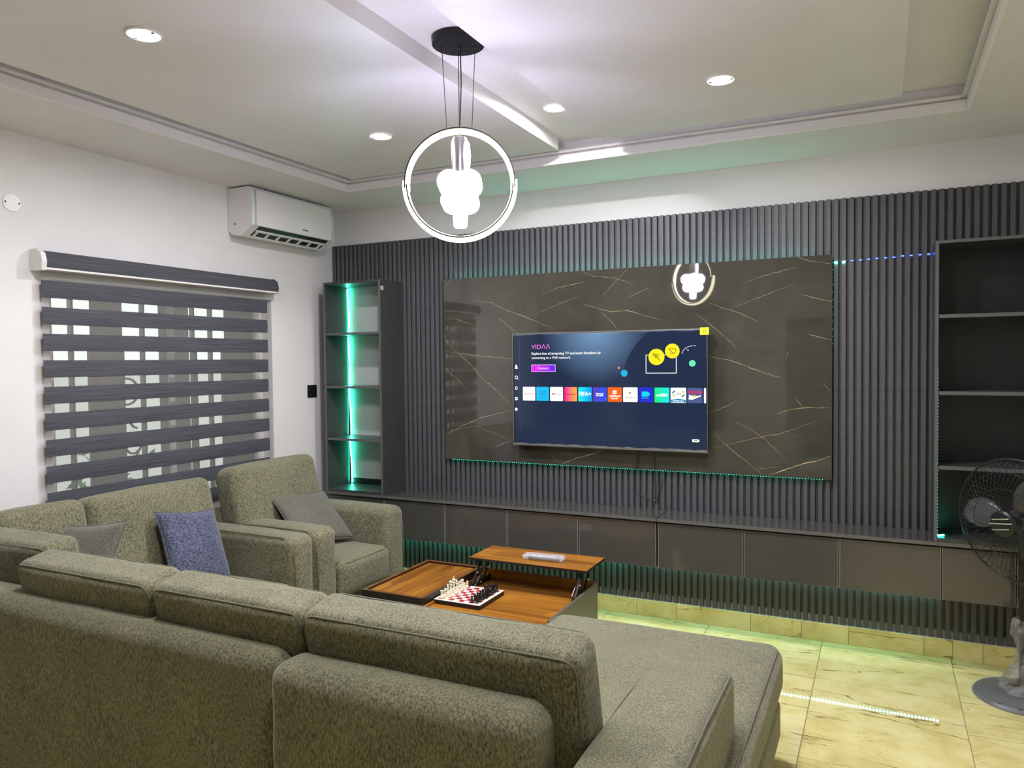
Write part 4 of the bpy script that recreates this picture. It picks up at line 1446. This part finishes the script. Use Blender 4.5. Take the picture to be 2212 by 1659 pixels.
m.box(LX0, LX0 + .018, LY0 + .018, LY1 - .018, LZ - .003, LZ).box(LX1 - .018, LX1, LY0 + .018, LY1 - .018, LZ - .003, LZ)
m.build('rim_cap', wood('walnut_cap', 'x', (0.09, .035, .012), (.24, .10, .03)), tb)
# right unit: open compartment
RX0, RX1, RY0, RY1, RZ, RF = 1.634, 2.318, -1.400, -.775, .392, .352
MB().box(RX0, RX1, RY0, RY1, .04, RF - .022).build('right_box', M_TBLACK, tb)
MB().box(RX0 + .014, RX1 - .014, RY0 + .002, RY1 - .014, RF - .0215, RF).build('tray_floor', M_WOODX, tb)
MB().box(RX0, RX1, RY0, RY0 + .0019, RF - .022, RF - .004).build('tray_front_edge', M_TBLACK, tb)
M_GREYB = plain('table_side_grey', (.11, .10, .075), .35)
MB().box(RX1 - .014, RX1, RY0, RY1, RF - .0219, RZ).build('right_side_lip', M_GREYB, tb)
MB().box(RX1, RX1 + .002, RY0, RY1, .05, RZ).build('side_panel', M_GREYB, tb)
MB().box(RX0, RX0 + .014, RY0, RY1, RF - .0219, RZ - .026).build('left_side_lip', M_WOODY, tb)
MB().box(RX0 + .014, RX1 - .014, RY1 - .014, RY1, RF - .0219, RZ + .012).build('back_lip', M_WOODX, tb)
# lifted top and its scissor arms
LT = .510
MB().box(1.660, 2.332, -.968, -.690, LT - .014, LT - .002).build('lift_top_core', M_TBLACK, tb)
MB().box(1.660, 2.332, -.968, -.690, LT - .0019, LT).build('lift_top', M_WOODX, tb)
for x in (1.700, 2.285):
    for (a, b) in (((-1.02, RF + .005), (-.90, LT - .018)), ((-.90, RF + .005), (-.78, LT - .018))):
        MB().tube([(x, a[0], a[1]), (x, b[0], b[1])], .007, 6).build('lift_arm', M_BLACKM, tb)
    MB().box(x - .004, x + .004, -1.05, -.80, RF, RF + .03).build('hinge_plate', M_BLACKM, tb)
    MB().box(x - .004, x + .004, -.95, -.74, LT - .030, LT - .014).build('hinge_plate', M_BLACKM, tb)
    for (y, z) in ((-.962, .43), (-.842, .43), (-.99, RF + .018), (-.93, RF + .018)):
        MB().lathe([(.006, 0), (.006, .004), (.003, .006)], (x + .007, y, z), 10, (.6, -.8, 0)).build('rivet', M_CHROME, tb, smooth=True)
MB().tube([(1.72, -1.0, RF + .03), (1.72, -.84, LT - .02)], .0035, 6).build('spring', M_CHROME, tb)
MB().tube([(2.265, -1.0, RF + .03), (2.265, -.84, LT - .02)], .0035, 6).build('spring', M_CHROME, tb)

# ---- remote in its plastic bag on the lift top
rc = thing('remote_control', (2.055, -.865, LT), 'remote control in a clear plastic bag on the raised table top', 'remote')
RR = Matrix.Rotation(.07, 3, 'Z')


def loc_box(c, s, R):
    m = MB().rbox((0, 0, 0), s, min(s) * .35, (0, 0, 0), 2)
    m.v = [tuple(R @ Vector(p) + Vector(c)) for p in m.v]
    return m


loc_box((2.055, -.865, LT + .012), (.170, .042, .016), RR).build('body', M_BLACK, rc, smooth=True)
for i in range(8):
    for j in (-1, 0, 1):
        c = Vector((2.055, -.865, LT + .021)) + RR @ Vector((-.065 + i * .018, j * .011, 0))
        loc_box(c, (.009, .006, .003), RR).build('button', M_WHITEP, rc)
bag = MB().rbox((0, 0, 0), (.225, .070, .026), .011, (0, 0, .002), 9)
rb = random.Random(9)
bag.v = [tuple(RR @ (Vector(p) + Vector((0, 0, .003 * mnoise.noise(Vector((p[0] * 40, p[1] * 40, 1.0)))))) + Vector((2.055, -.865, LT + .0165))) for p in bag.v]
bag.build('plastic_bag', clear_plastic('remote_bag', .35, .12, (.85, .87, .95), 70), rc, smooth='all')

# ---- chess set
BX0, BX1, BY0, BY1 = 1.640, 1.902, -1.300, -1.030
BZ = RF + .024
cbd = thing('chess_board', ((BX0 + BX1) / 2, (BY0 + BY1) / 2, RF), 'red and white chess board with black sides in the open table', 'chess board')
MB().box(BX0, BX1, BY0, BY1, RF + .0005, BZ - .002).build('case', M_BLACK, cbd, bevel=.002)
MB().box(BX0 + .001, BX1 - .001, BY0 + .001, BY1 - .001, BZ - .002, BZ - .0006).build('white_face', plain('board_white', (.80, .77, .70), .35), cbd)
mr = plain('board_red', (.34, .015, .02), .35)
mg = .016
sq = (BX1 - BX0 - 2 * mg) / 8
sy = (BY1 - BY0 - 2 * mg) / 8
sqs = None
for i in range(8):
    for j in range(8):
        if (i + j) % 2 == 0:
            c = (BX0 + mg + sq * (i + .5), BY0 + mg + sy * (j + .5), 0)
            if sqs is None:
                sqs = MB().box(-sq / 2, sq / 2, -sy / 2, sy / 2, BZ - .0006, BZ).build('red_square', mr)
                sqs.parent = cbd
                sqs.location = Vector(c) - world_loc(cbd)
            else:
                share(sqs, cbd, c)
PROF = {
    'pawn': [(.0095, 0), (.0095, .004), (.006, .008), (.004, .018), (.0065, .020), (.0035, .022), (.006, .027), (.0055, .031), (.001, .034)],
    'rook': [(.011, 0), (.011, .005), (.007, .009), (.0055, .026), (.008, .029), (.0085, .038), (.0001, .038)],
    'bishop': [(.011, 0), (.011, .005), (.006, .010), (.0045, .030), (.008, .033), (.0045, .036), (.0065, .042), (.004, .050), (.001, .055)],
    'queen': [(.012, 0), (.012, .005), (.007, .011), (.005, .038), (.009, .042), (.006, .045), (.0105, .058), (.003, .060), (.003, .064), (.0005, .066)],
    'king': [(.012, 0), (.012, .005), (.007, .011), (.0055, .042), (.0095, .046), (.0065, .049), (.010, .062), (.004, .066), (.0005, .067)],
    'knight': [(.011, 0), (.011, .005), (.0065, .009), (.0055, .016), (.0005, .018)],
}
M_PW = plain('chess_ivory', (.86, .83, .62), .3)
M_PB = plain('chess_black', (.012, .011, .011), .25)
pm = {}
order = ['rook', 'knight', 'bishop', 'queen', 'king', 'bishop', 'knight', 'rook']


def piece(kind, white, i, j, label):
    key = (kind, white)
    c = Vector((BX0 + mg + sq * (i + .5), BY0 + mg + sy * (j + .5), BZ))
    if key not in pm:
        m = MB().lathe(PROF[kind], (0, 0, 0), 12)
        if kind == 'knight':
            m.prism([(-.006, .014), (.006, .014), (.0065, .028), (.003, .040), (-.002, .044), (-.004, .040), (-.011, .031), (-.009, .027), (-.003, .029)], 'x', -.0035, .0035)
        if kind == 'king':
            m.box(-.0015, .0015, -.0015, .0015, .066, .078).box(-.0015, .0015, -.005, .005, .071, .074)
        o = m.build('chess_' + kind, M_PW if white else M_PB, smooth=40)
        pm[key] = o
    else:
        o = pm[key].copy()
        COL.objects.link(o)
    o.location = c
    o.rotation_euler = (0, 0, random.uniform(-.2, .2) + (math.pi / 2 if kind == 'knight' else 0))
    tag(o, label, 'chess piece', 'white chess pieces' if white else 'black chess pieces')


ORD = ['first', 'second', 'third', 'fourth', 'fifth', 'sixth', 'seventh', 'eighth']
for white in (True, False):
    cn = 'ivory white' if white else 'black'
    for j in range(8):
        kind = order[j]
        i = 0 if white else 7
        if kind in ('king', 'queen'):
            lab = f'{cn} chess {kind} standing in the back row of the board'
        elif kind in ('rook', 'knight', 'bishop'):
            side = 'sofa' if j < 4 else 'television'
            lab = f'{cn} chess {kind} in the back row, on the {side} side of the board'
        piece(kind, white, i, j, lab)
        piece('pawn', white, 1 if white else 6, j, f'{ORD[j]} {cn} chess pawn of its row, counted from the sofa side')

# ================================================================== PEDESTAL FAN
FX, FY = 4.238, -.425
fan = thing('pedestal_fan', (FX, FY, 0), 'black pedestal fan with plastic-wrapped base at the right edge', 'fan')
MB().lathe([(.198, 0), (.200, .008), (.190, .020), (.13, .030), (.05, .042), (.028, .06)], (FX, FY, 0), 48).build('base', M_BLACK, fan, smooth=40)
MB().tube([(FX, FY, .03), (FX, FY, .60)], .017, 16).build('pole', M_BLACKM, fan, smooth=True)
MB().lathe([(.026, 0), (.026, .07), (.020, .08)], (FX, FY, .46), 20).build('height_collar', M_BLACK, fan, smooth=30)
# crumpled wrap round base and lower pole
vs, fs = [], []
nu, nvv = 40, 26
for j in range(nvv + 1):
    t = j / nvv
    z = .035 + .335 * t
    r0 = .030 + .055 * (1 - t) ** 3 + .014 * math.sin(t * 9)
    for i in range(nu):
        a = 2 * math.pi * i / nu
        rr = r0 + .022 * mnoise.noise(Vector((math.cos(a) * 2.2, math.sin(a) * 2.2, z * 22))) + .008 * mnoise.noise(Vector((math.cos(a) * 7, math.sin(a) * 7, z * 60)))
        vs.append((FX + rr * math.cos(a), FY + rr * math.sin(a), z))
for j in range(nvv):
    for i in range(nu):
        k = (i + 1) % nu
        fs.append((j * nu + i, j * nu + k, (j + 1) * nu + k, (j + 1) * nu + i))
MB().add(vs, fs).build('pole_wrap', clear_plastic('pole_wrap_plastic', .42, .18, (.28, .28, .27), 50), fan)
vs, fs = [], []
for j in range(13):
    rr0 = .06 + .147 * j / 12
    for i in range(60):
        a = 2 * math.pi * i / 60
        z = max(.032 + .03 * (1 - j / 12) - (.018 if j > 9 else 0), .006) + .006 * (mnoise.noise(Vector((rr0 * 30 * math.cos(a), rr0 * 30 * math.sin(a), 3))) + .6)
        if j == 12: z = .002
        vs.append((FX + rr0 * math.cos(a), FY + rr0 * math.sin(a), z))
for j in range(12):
    for i in range(60):
        k = (i + 1) % 60
        fs.append((j * 60 + i, j * 60 + k, (j + 1) * 60 + k, (j + 1) * 60 + i))
MB().add(vs, fs).build('base_wrap', M_WRAP, fan, smooth='all')
# head
fd = Vector((-.70, -.71, -.06)).normalized()
fu = Vector((0, 0, 1))
fr_ = fd.cross(fu).normalized()
fu = fr_.cross(fd).normalized()
HC = Vector((4.185, -.555, .835))
FRD = .275
MB().tube([(FX, FY, .58), (FX, FY, .80)], .020, 14).build('neck', M_BLACK, fan, smooth=True)
MB().lathe([(.02, -.235), (.055, -.225), (.070, -.18), (.074, -.10), (.062, -.06), (.03, -.055)], HC, 24, fd).build('motor_housing', M_BLACK, fan, smooth=40)


def fpt(r, a, d):
    return HC + fr_ * (r * math.cos(a)) + fu * (r * math.sin(a)) + fd * d


def grille_mesh(depth, sign):
    m = MB()
    nsp = 60
    for i in range(nsp):
        a = 2 * math.pi * i / nsp
        pts = []
        for q in range(8):
            t = q / 7
            r = .055 + (FRD - .055) * t
            pts.append(fpt(r, a + .25 * sign * t, sign * depth * math.cos(t * math.pi / 2) ** .6))
        m.tube(pts, .0011, 4, cap=False)
    return m


MB().tube([fpt(FRD, 2 * math.pi * i / 48, 0) for i in range(48)], .005, 8, closed=True).build('rim', M_BLACK, fan, smooth='all')
g = grille_mesh(.075, 1)
for rr, dd in ((.15, .062), (.22, .042)):
    g.tube([fpt(rr, 2 * math.pi * i / 40, dd) for i in range(40)], .0016, 5, closed=True)
g.build('front_grille', M_BLACK, fan, smooth='all')
g = grille_mesh(.06, -1)
g.build('rear_grille', M_BLACK, fan, smooth='all')
MB().lathe([(.058, .070), (.058, .080), (.050, .088), (.01, .092)], HC, 28, fd).build('centre_badge', M_BLACK, fan, smooth=30)
for off, ln in ((.022, .040), (.002, .052), (-.024, .040)):
    a, b = HC + fr_ * (-ln) + fu * (off + .008) + fd * .091, HC + fr_ * ln + fu * (off - .008) + fd * .091
    MB().tube([a, (a + b) / 2 + fd * .002, b], .0032, 6).build('badge_stripe', M_CHROME, fan, smooth=True)
for kk in range(3):
    a0 = math.radians(125 + 120 * kk)
    vs, fs = [], []
    for i in range(9):
        t = i / 8
        r = .045 + .195 * t
        wd = .35 + .55 * math.sin(math.pi * min(1, t * .9 + .1))
        for j in range(7):
            s = j / 6
            a = a0 + (s - .5) * wd * (1.15 - .35 * t)
            vs.append(fpt(r, a, .018 - .045 * (s - .3)))
    for i in range(8):
        for j in range(6):
            o = i * 7 + j
            fs.append((o, o + 1, o + 8, o + 7))
    bo = MB().add(vs, fs).build('blade', M_TINT, fan, smooth='all')
    sd = bo.modifiers.new('thick', 'SOLIDIFY')
    sd.thickness = .003
MB().lathe([(.045, -.03), (.048, .02), (.02, .035)], HC, 24, fd).build('blade_hub', M_BLACK, fan, smooth=30)
